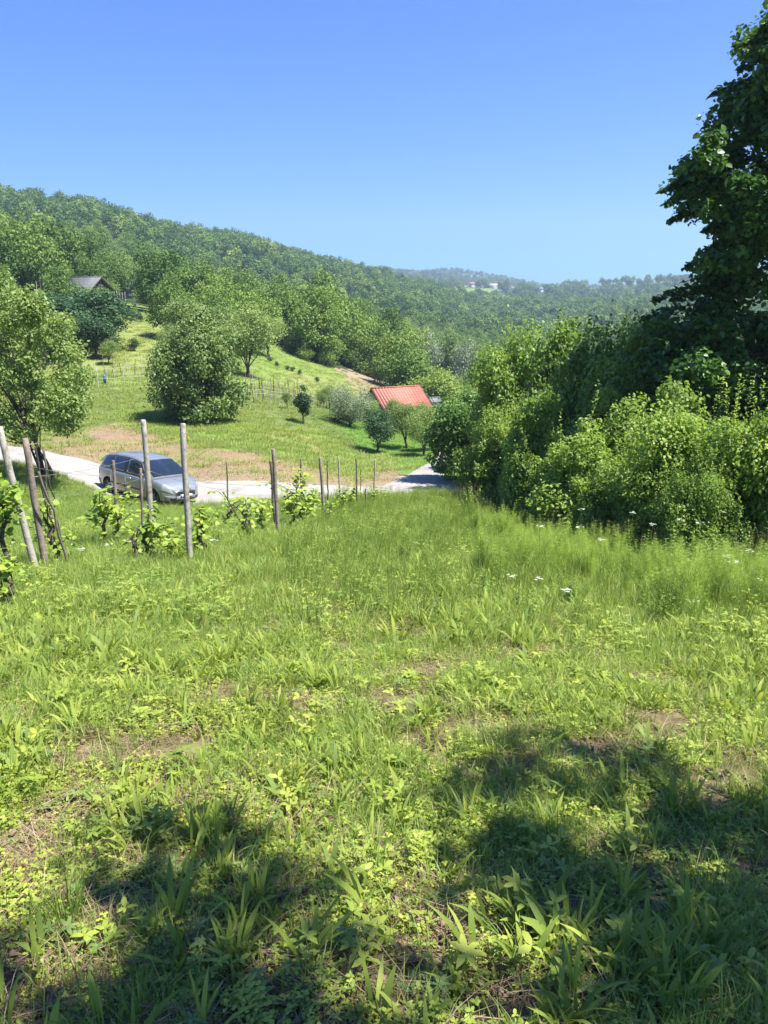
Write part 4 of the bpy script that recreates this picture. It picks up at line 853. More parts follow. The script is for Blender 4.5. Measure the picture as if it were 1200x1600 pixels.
for i, v_ in enumerate([(14,890,9.0,1.25,.22,330,'leafy vine at the left edge beside the far leaning post'),(12,985,7.2,.45,.16,150,'low broad leaved vine shoot at the left edge in front of the posts'),(92,885,10.2,.85,.2,170,'vine growing among the bundled stakes'),
   (165,862,12.6,.95,.24,230,'leafy vine between the second post and the short post'),(180,850,13.2,.6,.2,150,'small vine at the foot of the short post'),(238,885,10.6,.65,.22,300,'bright yellow green vine in front of the thick post'),(214,900,10.4,.5,.14,26,'twisted almost bare old vine stem left of the bright vine'),
   (262,880,11.0,.35,.28,170,'sprawling vine between the thick and the tall post'),(322,872,11.2,.7,.18,70,'thin reddish vine right of the tall post'),(318,835,13.8,.6,.25,150,'low vine behind the tall post'),(350,826,15.8,.75,.25,150,'vine at the foot of the thin wooden post'),
   (391,852,13.2,.75,.16,90,'thin vine by the diagonal stick'),(410,838,14.6,.6,.2,120,'vine just left of the close pair of posts'),(452,838,15.4,.85,.2,150,'leafy vine directly right of the close pair'),(474,826,16.6,1.0,.28,360,'fullest round vine in mid row, right of the close pair'),(487,812,19.0,.8,.25,200,'vine behind the fullest one'),
   (508,824,17.0,.5,.2,60,'small vine at the foot of the brownish leaning post'),(536,802,20.5,.65,.25,170,'vine with reddish stems in front of the dark upright post'),(552,796,22.2,.7,.3,170,'vine beside the shortest post stub'),(580,792,24.0,.6,.3,150,'last vine of the row by the road')]):
    vine(v_[0], v_[1], v_[2], v_[3]*1.1, v_[4]*1.0, int(v_[5]*.6), 700+i, v_[6], lean=(.0,.15,-.1)[i%3], L=.085 if v_[2] < 12 else .10)

# ------------------------------------------------------------------ the car
PAINT = newmat('silver_paint'); m, nt, out = PAINT; M['paint'] = m
b = N(nt, 'ShaderNodeBsdfPrincipled'); b.inputs['Base Color'].default_value = (.31,.335,.345,1); b.inputs['Metallic'].default_value = .55; b.inputs['Roughness'].default_value = .33; b.inputs['Coat Weight'].default_value = .8; b.inputs['Coat Roughness'].default_value = .06
no = N(nt, 'ShaderNodeTexNoise'); no.inputs['Scale'].default_value = 3; rr_ = ramp(nt, no.outputs[0], [(.3,(.30,)*3),(.7,(.42,)*3)]); nt.links.new(rr_, b.inputs['Roughness']); nt.links.new(b.outputs[0], out.inputs[0])
M['glass'] = flatmat('tinted_glass', (.012,.018,.022), .04, 0, .9, .6); M['tyre'] = surfmat('tyre_rubber', (.015,.015,.015), (.035,.033,.03), 20, .85, .2)
M['alloy'] = flatmat('alloy', (.45,.46,.47), .3, .8); M['black'] = flatmat('black_trim', (.02,.02,.021), .5); M['bumper_grey'] = flatmat('grey_bumper', (.16,.17,.175), .5)
M['lamp'] = flatmat('lamp_glass', (.38,.40,.42), .12, .25, .6, 1); M['redlamp'] = flatmat('rear_lamp', (.35,.015,.012), .12, 0, .6, 1); M['plate'] = flatmat('number_plate', (.75,.76,.78), .4); M['blue'] = flatmat('plate_blue', (.02,.06,.4), .4)
M['seatcloth'] = surfmat('seat_cloth', (.16,.17,.18), (.24,.25,.26), 30, .9, .1)
XS = np.array([-2.13,-2.09,-2.0,-1.8,-1.4,-.9,0,.9,1.3,1.6,1.82,1.98,2.08,2.13])
WT = np.array([.66,.76,.825,.865,.89,.90,.905,.90,.895,.87,.80,.68,.54,.42])
ZB = np.array([.40,.32,.27,.23,.20,.19,.19,.19,.20,.21,.22,.235,.27,.33])
ZT = np.array([.93,.97,1.0,1.02,1.02,1.0,.985,.975,.955,.91,.845,.76,.66,.58])
it = lambda x, A: np.interp(x, XS, A)
def bsec(x, k):
    """body skin: k 0 (sill) .. 1 (shoulder) .. 2 (centre of the top), right side is -y"""
    w_, zb, zt = it(x, WT), it(x, ZB), it(x, ZT); x, k = np.broadcast_arrays(np.asarray(x, float), np.asarray(k, float)); w_, zb, zt = it(x, WT), it(x, ZB), it(x, ZT)
    ks = np.array([0,.12,.35,.6,.82,.93,1.0,1.15,1.5,2.0]); ysn = np.array([.86,.955,.99,1.0,.985,.955,.90,.74,.38,0]); zsn = np.array([0,.07,.3,.56,.84,.95,1.0,1.018,1.035,1.04])
    y_ = w_*np.interp(k, ks, ysn); z_ = zb+(zt-zb)*np.interp(k, ks, zsn); return np.stack([x, -y_, z_], -1)
RX = np.array([-2.06,-1.98,-1.86,-1.6,-1.1,-.4,.1,.45,.8,1.1,1.38]); RZ = np.array([1.04,1.22,1.40,1.535,1.60,1.625,1.60,1.535,1.375,1.185,.985])
RW = np.array([.66,.66,.655,.65,.655,.66,.66,.655,.69,.74,.80])
def csec(x, v):
    """cabin skin: v 0 (belt) .. 1 (roof rail) .. 2 (roof centre)"""
    x, v = np.broadcast_arrays(np.asarray(x, float), np.asarray(v, float)); zr = np.interp(x, RX, RZ); wr = np.interp(x, RX, RW); wb = it(x, WT)*.955; zb = it(x, ZT)-.03; zr = np.maximum(zr, zb+.01)
    e = zr-np.minimum(.07, (zr-zb)*.3)
    y_ = np.where(v <= 1, wb+(wr-wb)*(np.clip(v,0,1)**1.25), wr*np.cos(np.clip(v-1,0,1)*math.pi/2)**.8); z_ = np.where(v <= 1, zb+(e-zb)*v, e+(zr-e)*np.sin(np.clip(v-1,0,1)*math.pi/2)**.7)
    return np.stack([x, -y_, z_], -1)
def grid_faces(n, m, flip=False):
    i = np.arange(n*m).reshape(n, m); q = np.stack([i[:-1,:-1], i[1:,:-1], i[1:,1:], i[:-1,1:]], -1).reshape(-1,4); return q[:,::-1] if flip else q
def skin_patch(fn, x0, x1, k0, k1, off, n=12, m=8, side=-1, poly=None, thick=.004):
    """a patch lying on the car's skin, off metres proud of it, with its rim turned down; x0,x1 may depend on k"""
    kk = np.linspace(0, 1, m); X0 = np.interp(kk, [0,1], x0) if hasattr(x0,'__len__') else np.full(m, x0); X1 = np.interp(kk, [0,1], x1) if hasattr(x1,'__len__') else np.full(m, x1)
    tt = np.linspace(0,1,n)[:,None]; X = X0[None]+(X1-X0)[None]*tt; K = np.broadcast_to(k0+(k1-k0)*kk[None], X.shape)
    p = fn(X, K); e = 1e-3; dx = fn(X+e, K)-p; dk = fn(X, K+e)-p; nn = norm(np.cross(dk, dx)); c = np.array([0,0,.8]); nn = np.where((np.sum(nn*(p-c), -1) < 0)[...,None], -nn, nn)
    top = p+nn*off; q = top.copy(); rim = np.ones((n,m), bool); rim[1:-1,1:-1] = False; q[rim] = (p-nn*.006)[rim]
    V = np.concatenate([top.reshape(-1,3), (p-nn*.006).reshape(-1,3)]); i = np.arange(n*m).reshape(n,m); F_ = [grid_faces(n,m)]
    per = np.concatenate([i[0,:], i[1:,-1], i[-1,-2::-1], i[-2:0:-1,0]]); F_.append(np.stack([per, np.roll(per,-1), np.roll(per,-1)+n*m, per+n*m], -1))
    if side > 0: V = V*np.array([1,-1,1]); F_ = [f[:,::-1] for f in F_]
    return V, F_
def patch_obj(name, fn, args, mat, parent, sides=(-1,), smooth=True):
    g = Geo()
    for s_ in sides: V, F_ = skin_patch(fn, *args, side=s_); g.add(V, F_)
    o = ob(name, g.mesh(name, [M[mat]], smooth=False), parent=parent); return o
fr_w, re_w = np.array((-8.30+0,27.05)), np.array((-10.5,28.5)); mid_ = (fr_w+re_w)/2; hd = np.array((.80,-.60)); lf = np.array((.60,.80)); cc = mid_+lf*.76
wp = [cc+hd*1.33+lf*.76, cc+hd*1.33-lf*.76, cc-hd*1.36+lf*.76, cc-hd*1.36-lf*.76]; wz = [Hs(*p)+.02 for p in wp]
pitch = math.atan2((wz[0]+wz[1]-wz[2]-wz[3])/2, 2.69); roll = math.atan2((wz[0]+wz[2]-wz[1]-wz[3])/2, 1.52)
car = empty('parked_car', (cc[0], cc[1], sum(wz)/4)); car.rotation_euler = (roll, -pitch, math.atan2(hd[1], hd[0])); tag(car, 'silver grey compact family car parked on the gravel road edge, nose towards the right', 'car')
xs_ = np.concatenate([np.linspace(-2.13,-1.9,8), np.linspace(-1.85,1.7,40), np.linspace(1.75,2.13,12)]); ks_ = np.array([0,.12,.24,.35,.5,.6,.72,.82,.93,1.0,1.07,1.15,1.3,1.5,1.75,2.0])
A = bsec(xs_[:,None], ks_[None]); full = np.concatenate([A, (A*np.array([1,-1,1]))[:,-2::-1]], 1); n_, m_ = full.shape[:2]
V = full.reshape(-1,3); F_ = [grid_faces(n_, m_, True)]; ix = np.arange(n_*m_).reshape(n_, m_); under = np.stack([ix[:-1,0], ix[:-1,-1], ix[1:,-1], ix[1:,0]], -1)[:,::-1]; F_.append(under); F_.append(ix[0][None]); F_.append(ix[-1][None,::-1])
body_me = fmesh('body', V, F_, [M['paint']], smooth=True)
# wheel arches cut out of the body
bmo = bpy.data.objects.new('tmp_body', body_me); C.objects.link(bmo)
bm = bmesh.new()
for wx in (1.33, -1.36):
    for s_ in (-1, 1): bmesh.ops.create_cone(bm, cap_ends=True, segments=28, radius1=.365, radius2=.365, depth=.5, matrix=Matrix.Translation((wx, s_*.86, .315))@Matrix.Rotation(math.pi/2, 4, 'X'))
cme = bpy.data.meshes.new('cut'); bm.to_mesh(cme); bm.free(); cme.materials.append(M['black']); cob = bpy.data.objects.new('tmp_cut', cme); C.objects.link(cob)
mdf = bmo.modifiers.new('b', 'BOOLEAN'); mdf.object = cob; mdf.operation = 'DIFFERENCE'; mdf.solver = 'EXACT'; mdf.material_mode = 'TRANSFER'
dg = bpy.context.evaluated_depsgraph_get(); bm2 = bpy.data.meshes.new_from_object(bmo.evaluated_get(dg)); bpy.data.objects.remove(bmo); bpy.data.objects.remove(cob)
if len(bm2.polygons) < 200: bm2 = body_me
bm2.name = 'body'; bm2.shade_smooth() if hasattr(bm2, 'shade_smooth') else None
for p in bm2.polygons:
    if p.material_index == 1 or abs(p.normal.z) > .999: p.use_smooth = False
body = ob('body', bm2, parent=car)
cx_ = np.linspace(-2.055, 1.375, 46); cv_ = np.array([0,.2,.4,.6,.8,.93,1.0,1.15,1.3,1.5,1.7,1.85,2.0]); A = csec(cx_[:,None], cv_[None]); full = np.concatenate([A, (A*np.array([1,-1,1]))[:,-2::-1]], 1); n_, m_ = full.shape[:2]; ix = np.arange(n_*m_).reshape(n_, m_)
ob('cabin', fmesh('cabin', full.reshape(-1,3), [grid_faces(n_, m_, True), ix[0][None], ix[-1][None,::-1]], [M['paint']], smooth=True), parent=car)
for s_ in (-1, 1):
    sd1 = (s_,)
    patch_obj('window_trim', csec, ((-1.86,-1.70), (1.12,.50), .03, .965, .004, 26, 8), 'black', car, sd1)
    for x0, x1, nm in (((-1.80,-1.66), (-1.19,-1.19), 'quarter_window'), ((-1.13,-1.13), (-.30,-.30), 'rear_window'), ((-.20,-.20), (.70,.40), 'front_window'), ((.78,.5), (1.06,.5), 'vent_window')):
        patch_obj('side_window', csec, (x0, x1, .09, .90, .010, 10, 7), 'glass', car, sd1)
    for x0, x1 in (((-1.16,-1.16), (-.26,-.26)), ((-.24,-.24), (.90,.90))):
        sm_ = patch_obj('door', bsec, (x0, x1, .13, .955, .007, 16, 10), 'paint', car, sd1)
        hx = x0[0]+.14; hdl = patch_obj('door_handle', bsec, (hx, hx+.20, .76, .81, .035, 4, 3), 'alloy', car, sd1); hdl.parent = sm_
        st_ = patch_obj('rub_strip', bsec, (x0[0]+.01, x1[0]-.01, .40, .46, .02, 8, 3), 'black', car, sd1); st_.parent = sm_
    patch_obj('sill', bsec, (-1.0, .96, .0, .10, .01, 14, 3), 'bumper_grey', car, sd1)
    patch_obj('headlight', bsec, ((1.70,1.78), (2.085,2.02), .64, 1.0, .009, 9, 7), 'lamp', car, sd1)
    patch_obj('tail_light', bsec, (-2.10, -1.96, .62, .97, .010, 5, 7), 'redlamp', car, sd1)
    g = Geo(); add_tube(g, [(.82, s_*.86, 1.02), (.86, s_*.93, 1.05)], .025, 6); th = np.linspace(0, math.pi, 7)
    V = [(.86+.05*math.cos(a)*math.cos(b_), s_*(1.0)+.10*math.sin(b_), 1.07+.075*math.sin(a)*math.cos(b_)) for b_ in np.linspace(-1.5,1.5,9) for a in np.linspace(0, 2*math.pi, 11)[:-1]]
    i_ = np.arange(90).reshape(9,10); g.add(V, np.stack([i_[:-1], np.roll(i_,-1,1)[:-1], np.roll(i_,-1,1)[1:], i_[1:]], -1).reshape(-1,4)); ob('door_mirror', g.mesh('door_mirror', [M['paint']], True), parent=car)
g = Geo()
for s_ in (-1,1):
    V, F_ = skin_patch(csec, .50, 1.30, 1.10, 2.0, .010, 14, 8, side=s_); g.add(V, F_)
ob('windscreen', g.mesh('windscreen', [M['glass']]), parent=car)
g = Geo()
for s_ in (-1,1):
    V, F_ = skin_patch(csec, -2.04, -1.78, 1.12, 2.0, .010, 8, 8, side=s_); g.add(V, F_)
ob('back_window', g.mesh('back_window', [M['glass']]), parent=car)
for nm, a_, mt in (('front_bumper', (1.88, 2.118, .0, .42, .014, 8, 8), 'bumper_grey'), ('bumper_vent', (2.02, 2.124, .10, .30, .020, 5, 4), 'black'), ('rear_bumper', (-2.12, -1.86, .0, .40, .014, 8, 6), 'bumper_grey')): patch_obj(nm, bsec, a_, mt, car, (-1, 1))
g = Geo(); add_box(g, (2.125,-.42,.23), (2.15,.42,.42)); ob('bumper_centre', g.mesh('bumper_centre', [M['bumper_grey']]), parent=car)
g = Geo(); add_box(g, (2.148,-.40,.26), (2.158,.40,.33)); ob('lower_grille', g.mesh('lower_grille', [M['black']]), parent=car)
g = Geo(); [add_box(g, (2.10-.02*j,-.26+.01*j,.555+.035*j), (2.137-.014*j,.26-.01*j,.575+.035*j)) for j in range(3)]; ob('upper_grille', g.mesh('upper_grille', [M['black']]), parent=car)
g = Geo(); g.add([(2.15,0,.70),(2.15,-.035,.64),(2.15,0,.58),(2.15,.035,.64),(2.13,0,.70),(2.13,-.035,.64),(2.13,0,.58),(2.13,.035,.64)], [np.array([(0,3,2,1),(0,1,5,4),(1,2,6,5),(2,3,7,6),(3,0,4,7)])]); ob('badge', g.mesh('badge', [M['alloy']]), parent=car)
g = Geo(); add_box(g, (2.152,-.26,.365), (2.166,.26,.475)); pl = ob('number_plate', g.mesh('number_plate', [M['plate']]), parent=car)
g = Geo(); add_box(g, (2.168,-.256,.37), (2.170,-.215,.47)); ob('country_strip', g.mesh('country_strip', [M['blue']]), parent=pl)
g = Geo(); [add_tube(g, [(1.33,y0,1.0),(1.18,y0+.28,1.13),(1.08,y0+.5,1.215)], .009, 4) for y0 in (-.62,-.02)]; ob('wipers', g.mesh('wiper', [M['black']]), parent=car)
g = Geo(); add_tube(g, [(-1.55,0,1.53),(-1.85,0,1.78)], [.006,.003], 5); ob('aerial', g.mesh('aerial', [M['black']]), parent=car)
def lathe(g, prof, n=28, mi=0, cx=(0,0,0)):
    V = [(cx[0]+r_*math.cos(a), cx[1]+y_, cx[2]+r_*math.sin(a)) for (y_, r_) in prof for a in np.arange(n)*2*math.pi/n]; i_ = np.arange(len(prof)*n).reshape(-1, n)
    g.add(V, np.stack([i_[:-1], np.roll(i_,-1,1)[:-1], np.roll(i_,-1,1)[1:], i_[1:]], -1).reshape(-1,4), mi=mi)
for wx in (1.33, -1.36):
    for s_ in (-1, 1):
        wh = empty('wheel', (wx, s_*.77, .315)); wh.parent = car; g = Geo(); lathe(g, [(-.09,.20),(-.10,.26),(-.085,.305),(-.04,.315),(.04,.315),(.085,.305),(.10,.26),(.09,.20)]); ob('tyre', g.mesh('tyre', [M['tyre']], True), parent=wh)
        g = Geo(); lathe(g, [(-.08,.205),(-.05,.195),(.05,.195),(.08,.205)])
        for q in range(6): a_ = q*math.pi/3; M3 = Matrix.Rotation(a_, 4, 'Y'); add_box(g, (.03,s_*.055-.008,-.022), (.20,s_*.055+.012,.022), M=M3)
        lathe(g, [(s_*.075,.0),(s_*.075,.045),(s_*.05,.05)], 12); ob('rim', g.mesh('rim', [M['alloy']]), parent=wh)
        g = Geo(); lathe(g, [(s_*.02,.0),(s_*.02,.195)], 20); ob('brake_disc', g.mesh('brake_disc', [M['black']]), parent=wh)

# ------------------------------------------------------------------ houses
def metal_roof(name, c1, c2, pitch_=.35):
    m, nt, out = newmat(name); L = nt.links.new; tc = N(nt, 'ShaderNodeTexCoord'); sx_ = N(nt, 'ShaderNodeSeparateXYZ'); L(tc.outputs['Object'], sx_.inputs[0])
    wv = math_node(nt, 'ABSOLUTE', math_node(nt, 'SINE', math_node(nt, 'MULTIPLY', sx_.outputs[0], 9.0))); w2 = math_node(nt, 'FRACT', math_node(nt, 'MULTIPLY', sx_.outputs[1], 1/pitch_)); hh = math_node(nt, 'ADD', wv, w2)
    no = N(nt, 'ShaderNodeTexNoise'); no.inputs['Scale'].default_value = 1.4; no.inputs['Detail'].default_value = 6; L(tc.outputs['Object'], no.inputs[0]); c = ramp(nt, no.outputs[0], [(.3, c1), (.7, c2)])
    ed = math_node(nt, 'LESS_THAN', w2, .14); mx = N(nt, 'ShaderNodeMix', data_type='RGBA', blend_type='MULTIPLY'); L(ed, mx.inputs[0]); L(c, mx.inputs[6]); mx.inputs[7].default_value = (.82,.80,.78,1)
    b = N(nt, 'ShaderNodeBsdfPrincipled'); L(mx.outputs[2], b.inputs['Base Color']); b.inputs['Roughness'].default_value = .6; bp = N(nt, 'ShaderNodeBump'); bp.inputs['Distance'].default_value = .04; L(hh, bp.inputs['Height']); L(bp.outputs[0], b.inputs['Normal']); L(b.outputs[0], out.inputs[0]); return m
M['redroof'] = metal_roof('red_sheet_roof', (.29,.078,.045), (.38,.125,.08)); M['greyroof'] = metal_roof('grey_sheet_roof', (.10,.11,.105), (.15,.16,.15), .5)
M['plaster'] = surfmat('pale_plaster', (.5,.47,.40), (.62,.59,.52), 3, .9, .2); M['darkwood'] = surfmat('dark_boards', (.03,.024,.02), (.07,.055,.045), 5, .9, .3, stretch=(6,6,1)); M['winglass'] = flatmat('window_glass', (.03,.04,.05), .1, 0, .8)
def gable_house(name, ra, ridge, half, drop, wall, roofm, wallm, lab, over=.35, windows=True, chim=False, trim='darkwood'):
    """ra = left ridge end, ridge = unit direction * length, half = horizontal half width, drop = ridge to eave"""
    ra = np.array(ra, float); rv = np.array(ridge, float); Lr = np.linalg.norm(rv[:2]); az = math.atan2(rv[1], rv[0])
    zb = ra[2]-drop-wall; t = empty(name, (ra[0], ra[1], zb), az); tag(t, lab, 'house' if name != 'shed' else 'shed')
    hz = wall+drop; x0, x1 = over, Lr-over; hw = half-over; k = drop/half; ez = hz-k*hw-.10; g = Geo()
    V = [(x0,-hw,-.8),(x1,-hw,-.8),(x1,hw,-.8),(x0,hw,-.8),(x0,-hw,ez),(x1,-hw,ez),(x1,hw,ez),(x0,hw,ez),(x0,0,hz-.12),(x1,0,hz-.12)]
    g.add(V, [np.array([(0,1,5,4),(2,3,7,6)]), np.array([(3,0,4,8,7)]), np.array([(1,2,6,9,5)])]); wl = ob('wall', g.mesh('wall', [M[wallm]]), parent=t)
    g = Geo()
    for s_ in (-1, 1):
        n_ = 7; rows = [(xx, s_*half*q, hz-drop*q+dz) for dz in (0,-.09) for xx in (0, Lr) for q in (0,1)]
        g.add(rows, np.array([(0,1,3,2),(4,6,7,5),(1,5,7,3),(0,4,5,1),(2,3,7,6)]))
    g2 = Geo(); add_tube(g, [(-.02,0,hz+.02),(Lr+.02,0,hz+.02)], .09, 6); rf = ob('roof', g.mesh('roof', [M[roofm]]), parent=t)
    for xx in (-.03, Lr-.0):
        add_box(g2, (0,0,0), (.03, half*1.0/math.cos(math.atan(k)), .16), M=Matrix.Translation((xx,0,hz-.17))@Matrix.Rotation(-math.atan(k),4,'X')); add_box(g2, (0,-half/math.cos(math.atan(k)),0), (.03,0,.16), M=Matrix.Translation((xx,0,hz-.17))@Matrix.Rotation(math.atan(k),4,'X'))
    ob('bargeboard', g2.mesh('bargeboard', [M[trim]]), parent=rf)
    if windows:
        for xx in (Lr*.28, Lr*.68):
            g = Geo(); add_box(g, (xx-.45,-hw-.03,ez-1.4), (xx+.45,-hw+.02,ez-.5)); f_ = ob('window', g.mesh('window', [M[trim]]), parent=t); g = Geo(); add_box(g, (xx-.39,-hw-.045,ez-1.34), (xx+.39,-hw-.032,ez-.56)); ob('pane', g.mesh('pane', [M['winglass']]), parent=f_)
    if chim: g = Geo(); add_box(g, (Lr*.6,.3,hz-.9), (Lr*.6+.5,.8,hz+.55)); ob('chimney', g.mesh('chimney', [M['plaster']]), parent=rf)
    return t
A0 = P(580,607,77); d0 = np.array((.89,.455)); gable_house('cottage', A0, (d0[0]*5.6, d0[1]*5.6), 2.9, 2.0, 2.2, 'redroof', 'plaster', 'cottage with a bright red sheet roof standing among the orchard trees')
A1 = P(668,622,82); gable_house('outbuilding', A1, (1.35,.5), .75, .35, 1.6, 'greyroof', 'plaster', 'small outbuilding with a grey roof at the right end of the red roofed cottage', over=.1, windows=False)
A2 = P(112,433,115); gable_house('shed', A2, (4.9,-1.7), 2.9, 2.1, 1.6, 'greyroof', 'darkwood', 'dark gabled shed with a grey green roof high on the left slope', over=.3, windows=False)
for i, (px, py, Yh, kd, lb) in enumerate(FARH):
    xx = P(px, py, Yh)[0]; zg = Hs(xx, Yh); sz = {'red':8,'white':6.5,'long':11,'grey':8}[kd]; top = zg+7.2
    gable_house('far_house', (xx-sz/2, Yh, top), (sz*.98, sz*(.2,-.25)[i%2]), 3.2, 2.4, 4.0, 'redroof' if kd == 'red' else 'greyroof' if kd != 'long' else 'plaster', 'plaster', lb, over=.4, windows=False)

cf = tree_meshes(340, 15, 3.0, 1, 22, 1500, .8, .45, 'wood2', taper=.8, rc=.4, low=-1, single=True, r0=.3, nlimb=3)
for i, px in enumerate((896,901,906,911,918)):
    xx = P(px, 440, 1300)[0]; tag(ob('conifer', cf, (xx, 1300+i*6, Hs(xx, 1300+i*6)), i, (1.1,1.1,(.95,1.3,1.5,1.2,.9)[i])), ('leftmost','second','tallest middle','fourth','rightmost')[i]+' dark conifer of the clump on the far skyline knoll', 'tree', 'conifers on the skyline knoll')

# ------------------------------------------------------------------ stakes and strings on the slopes
stk = [post_mesh('vine_stake', (0,0,1.35), .05, .04, 'pale_stake', 5, .2, 900), post_mesh('vine_stake', (.05,0,1.5), .05, .04, 'stake', 5, .2, 901), post_mesh('vine_stake', (-.06,0,1.2), .05, .04, 'stake_dark', 5, .2, 902)]
M['tape_y'] = flatmat('yellow_tape', (.45,.43,.14), .6); M['tape_w'] = flatmat('white_tape', (.40,.38,.33), .6); M['blue_plastic'] = flatmat('blue_plastic', (.04,.12,.42), .4)
ROWS = [(150,575,62,245,582,66,'w','upper string line left of the large round tree','stakes of the trellis left of the large round tree'),(152,593,58,245,604,61,'w','lower string line left of the large round tree','stakes of the trellis left of the large round tree'),
 (366,598,60,500,618,63,'y','yellowish upper string line right of the large round tree','stakes of the trellis right of the large round tree'),(362,612,57,470,632,60,'w','pale middle string line right of the large round tree','stakes of the trellis right of the large round tree'),
 (370,626,55,462,641,57,'w','pale lowest string line right of the large round tree','stakes of the trellis right of the large round tree'),(372,588,66,560,618,70,'y','long yellowish string line farthest up the trellis','stakes of the trellis right of the large round tree'),
 (485,618,66,565,632,68,'y','short yellowish string line behind the grey green tree','stakes of the trellis right of the large round tree')]
rn = np.random.RandomState(8)
for j, (ax, ay, aY, bx, by, bY, kd, lb, gl) in enumerate(ROWS):
    p = np.array(spot(ax, ay, aY)); q = np.array(spot(bx, by, bY)); n_ = int(np.linalg.norm(q-p)/.62); pts = []
    for i in range(n_+1):
        c = p+(q-p)*i/n_; zz = Hs(c[0], c[1]); o = ob('vine_stake', stk[rn.randint(3)], (c[0], c[1]+rn.normal(0,.15), zz), rn.rand()*6, (1.5,1.5,rn.uniform(.75,1.3))); tag(o, 'thin %s stake of the trellis %s of the large round tree' % (('pale','grey','dark')[stk.index(o.data)], 'left' if ax < 300 else 'right'), 'stake', gl); pts.append((c[0], c[1], zz+.75))
    g = Geo(); pts = np.array(pts); add_tube(g, pts-pts[0]+rn.normal(0,.03,pts.shape), .013, 4); tag(ob('string_line', g.mesh('string_line', [M['tape_'+kd]]), tuple(pts[0])), lb, 'string')
for i in range(9):
    px = 163+i*4.2; o = ob('picket', stk[0], spot(px, 475, 106+i*.2), i, (2.2,2.2,1.5+.1*(i%3))); tag(o, 'pale picket stake in the short line right of the grey roofed shed', 'stake', 'pale pickets beside the shed')
for i in range(9):
    px = 58+i*5.6; o = ob('picket', stk[i%2], spot(px, 455, 112), i, (2,2,1.4)); tag(o, 'thin stake on the dry slope left of the grey roofed shed', 'stake', 'stakes left of the shed')
g = Geo(); lathe(g, [(-.32,.0),(-.32,.11),(.25,.11),(.32,.06),(.34,.0)], 12); o = ob('blue_canister', g.mesh('blue_canister', [M['blue_plastic']]), tuple(np.array(spot(162,578,60))+np.array([0,0,.4]))); o.rotation_euler = (math.pi/2,0,0); tag(o, 'small upright blue plastic canister by the left trellis', 'canister')

# ------------------------------------------------------------------ single plants in the clearing
def umbel(seed, h):
    rn = np.random.RandomState(seed); st_ = Geo(); hd_ = Geo(); t = np.linspace(0,1,5); lx = rn.normal(0,.06); sp_ = np.stack([lx*t**2, 0*t, h*t], 1); add_tube(st_, sp_, [.004,.0035,.003,.0025,.002], 4, cap=False)
    for c in range(9):
        a = rn.rand()*6.28; q = .05*math.sqrt(rn.rand()); e = sp_[-1]+np.array([math.cos(a)*q, math.sin(a)*q, .035]); add_tube(st_, [sp_[-1], e], .001, 3, cap=False); k = 10; az = rn.rand(k)*6.28
        add_leaves(hd_, e+rn.normal(0,.006,(k,3))*np.array([1,1,.3]), np.stack([np.cos(az), np.sin(az), np.full(k,.15)],1), np.array([0,0,1.])+rn.normal(0,.2,(k,3)), .011, .009, 'diamond')
    for k in range(5):
        zz = rn.uniform(.1,.7)*h; az = rn.rand()*6.28; add_leaves(st_, np.array([[lx*(zz/h)**2,0,zz]]), np.array([[math.cos(az),math.sin(az),.4]]), np.array([[0,0,1.]]), .09, .03, 'long')
    return st_.mesh('stem', [M['grass']]), hd_.mesh('flower_head', [M['white']])
ub = [umbel(950+i, .6+.1*i) for i in range(3)]
UM = [(845,822,11),(990,800,12),(912,797,13),(1062,812,11.5),(1018,820,11),(1090,815,11),(800,900,9),(1138,868,9.5),(1150,880,9),(1170,860,10),(838,905,8.5),(905,822,12),(758,845,12.5),(175,865,11),(200,872,11.2),(128,872,10),(265,862,11.5),(340,873,11.5),(940,843,10.5),(1195,905,8.5),(1080,955,7.6),(882,955,8),(1125,800,12.5),(330,832,14)]
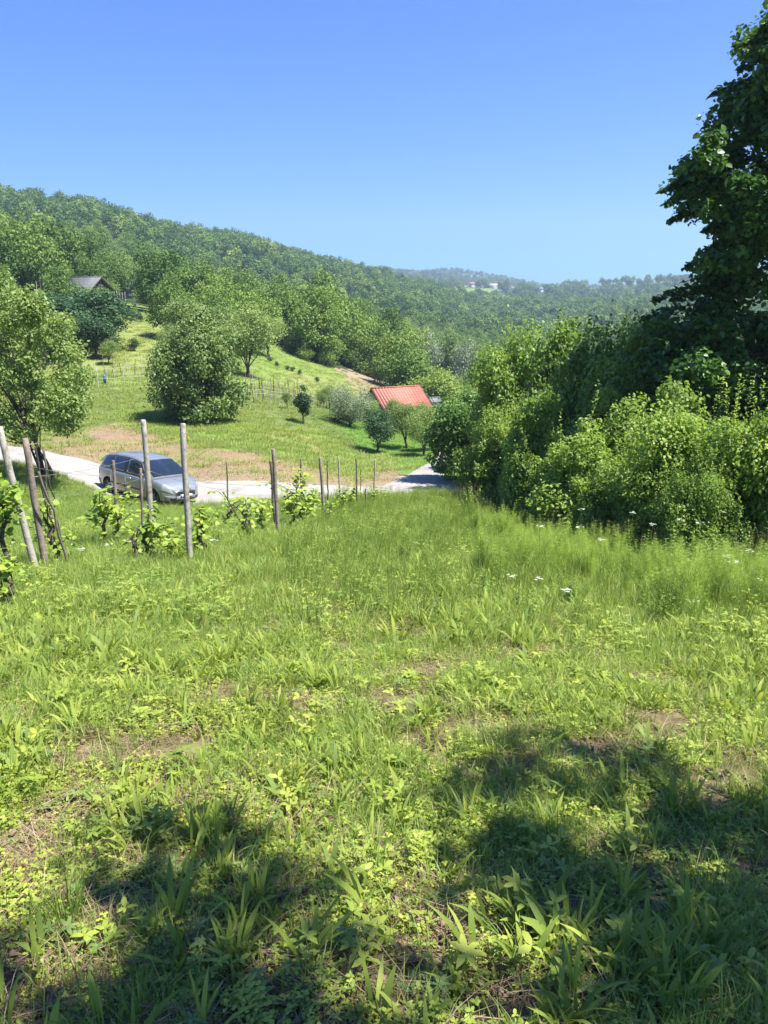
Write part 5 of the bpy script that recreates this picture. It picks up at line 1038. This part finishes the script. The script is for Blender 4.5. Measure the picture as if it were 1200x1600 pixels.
for i, (px, py, Y) in enumerate(UM):
    x_, y_, z_ = P(px, py, Y); zz = Hs(x_, y_); hh = max(.25, z_-zz); t = empty('umbel_flower', (x_, y_, zz), i, (1.25,1.25,hh/(.6+.1*(i%3)+.035))); ob('stem', ub[i%3][0], parent=t); ob('flower_head', ub[i%3][1], parent=t)
    tag(t, 'small white umbel flower %s' % ('in the tall grass below the bushes' if px > 700 else 'in the grass at the feet of the vines' if px < 400 else 'in the open grass left of the centre'), 'flower', 'white umbel flowers')
WEEDS = [(800,1385,'palm','pale seedling with a star of bright leaves in the shade right of centre'),(595,1455,'palm2','bright seedling low in the shade left of the lit patch'),(735,1500,'palm','yellow green seedling in the sunlit patch at the bottom'),(672,1345,'fern','broad feathery leaf in the sun right of centre'),(105,1420,'tuft','tall dense grass tuft near the left edge'),
 (880,1590,'lance','single long pointed leaf standing at the bottom right of centre'),(340,1540,'fern','soft feathery leaf plant in deep shade at the bottom left'),(270,1420,'lance','pale upright lance leaves in the left shade'),(575,1400,'lance','arching lance leaves at the centre bottom'),(330,1290,'tuft','dark leafy grass clump left of centre'),
 (700,1340,'lance','tall lance leaves at the edge of the right shade'),(480,1480,'lance','broad bluish leaf curling over in the left shade'),(960,1450,'palm2','shaded seedling with a whorl of leaves at the lower right'),(1060,1400,'palm','shaded seedling near the right edge')]
big_lance = tuft(960, 6, .025, (.17,.27), (.018,.028), (.15,.7), M['broad'], 'lance', 6); tf2 = tuft(961, 60, .055, (.14,.28), (.004,.007), (.05,.35), M['grass']); bf = pinnate(962, .2, M['clover'], 3)
pm = [leafy(963, 1, .001, (.09,.1), (.055,.07), M['clover'], 'oval', 6, .42), leafy(964, 2, .015, (.06,.09), (.045,.06), M['clover'], 'oval', 5, .45)]
for i, (px, py, kd, lb) in enumerate(WEEDS):
    p = ground_at(px, min(py+30, 1640)); tag(ob('weed', {'palm':pm[0],'palm2':pm[1],'fern':bf,'tuft':tf2,'lance':big_lance}[kd], p, i*1.3), lb, 'weed')

# ------------------------------------------------------------------ haze over the valley
g = Geo(); add_box(g, (-3300, -300, -1200), (3300, 3700, 330))
hm, nt, out = newmat('haze'); pv = N(nt, 'ShaderNodeVolumePrincipled'); pv.inputs['Color'].default_value = (.60, .78, 1, 1); pv.inputs['Density'].default_value = .00034; pv.inputs['Anisotropy'].default_value = .2
nt.links.new(pv.outputs[0], out.inputs['Volume']); tag(ob('haze', g.mesh('haze', [hm])), 'thin bluish summer haze over the valley', kind='stuff')
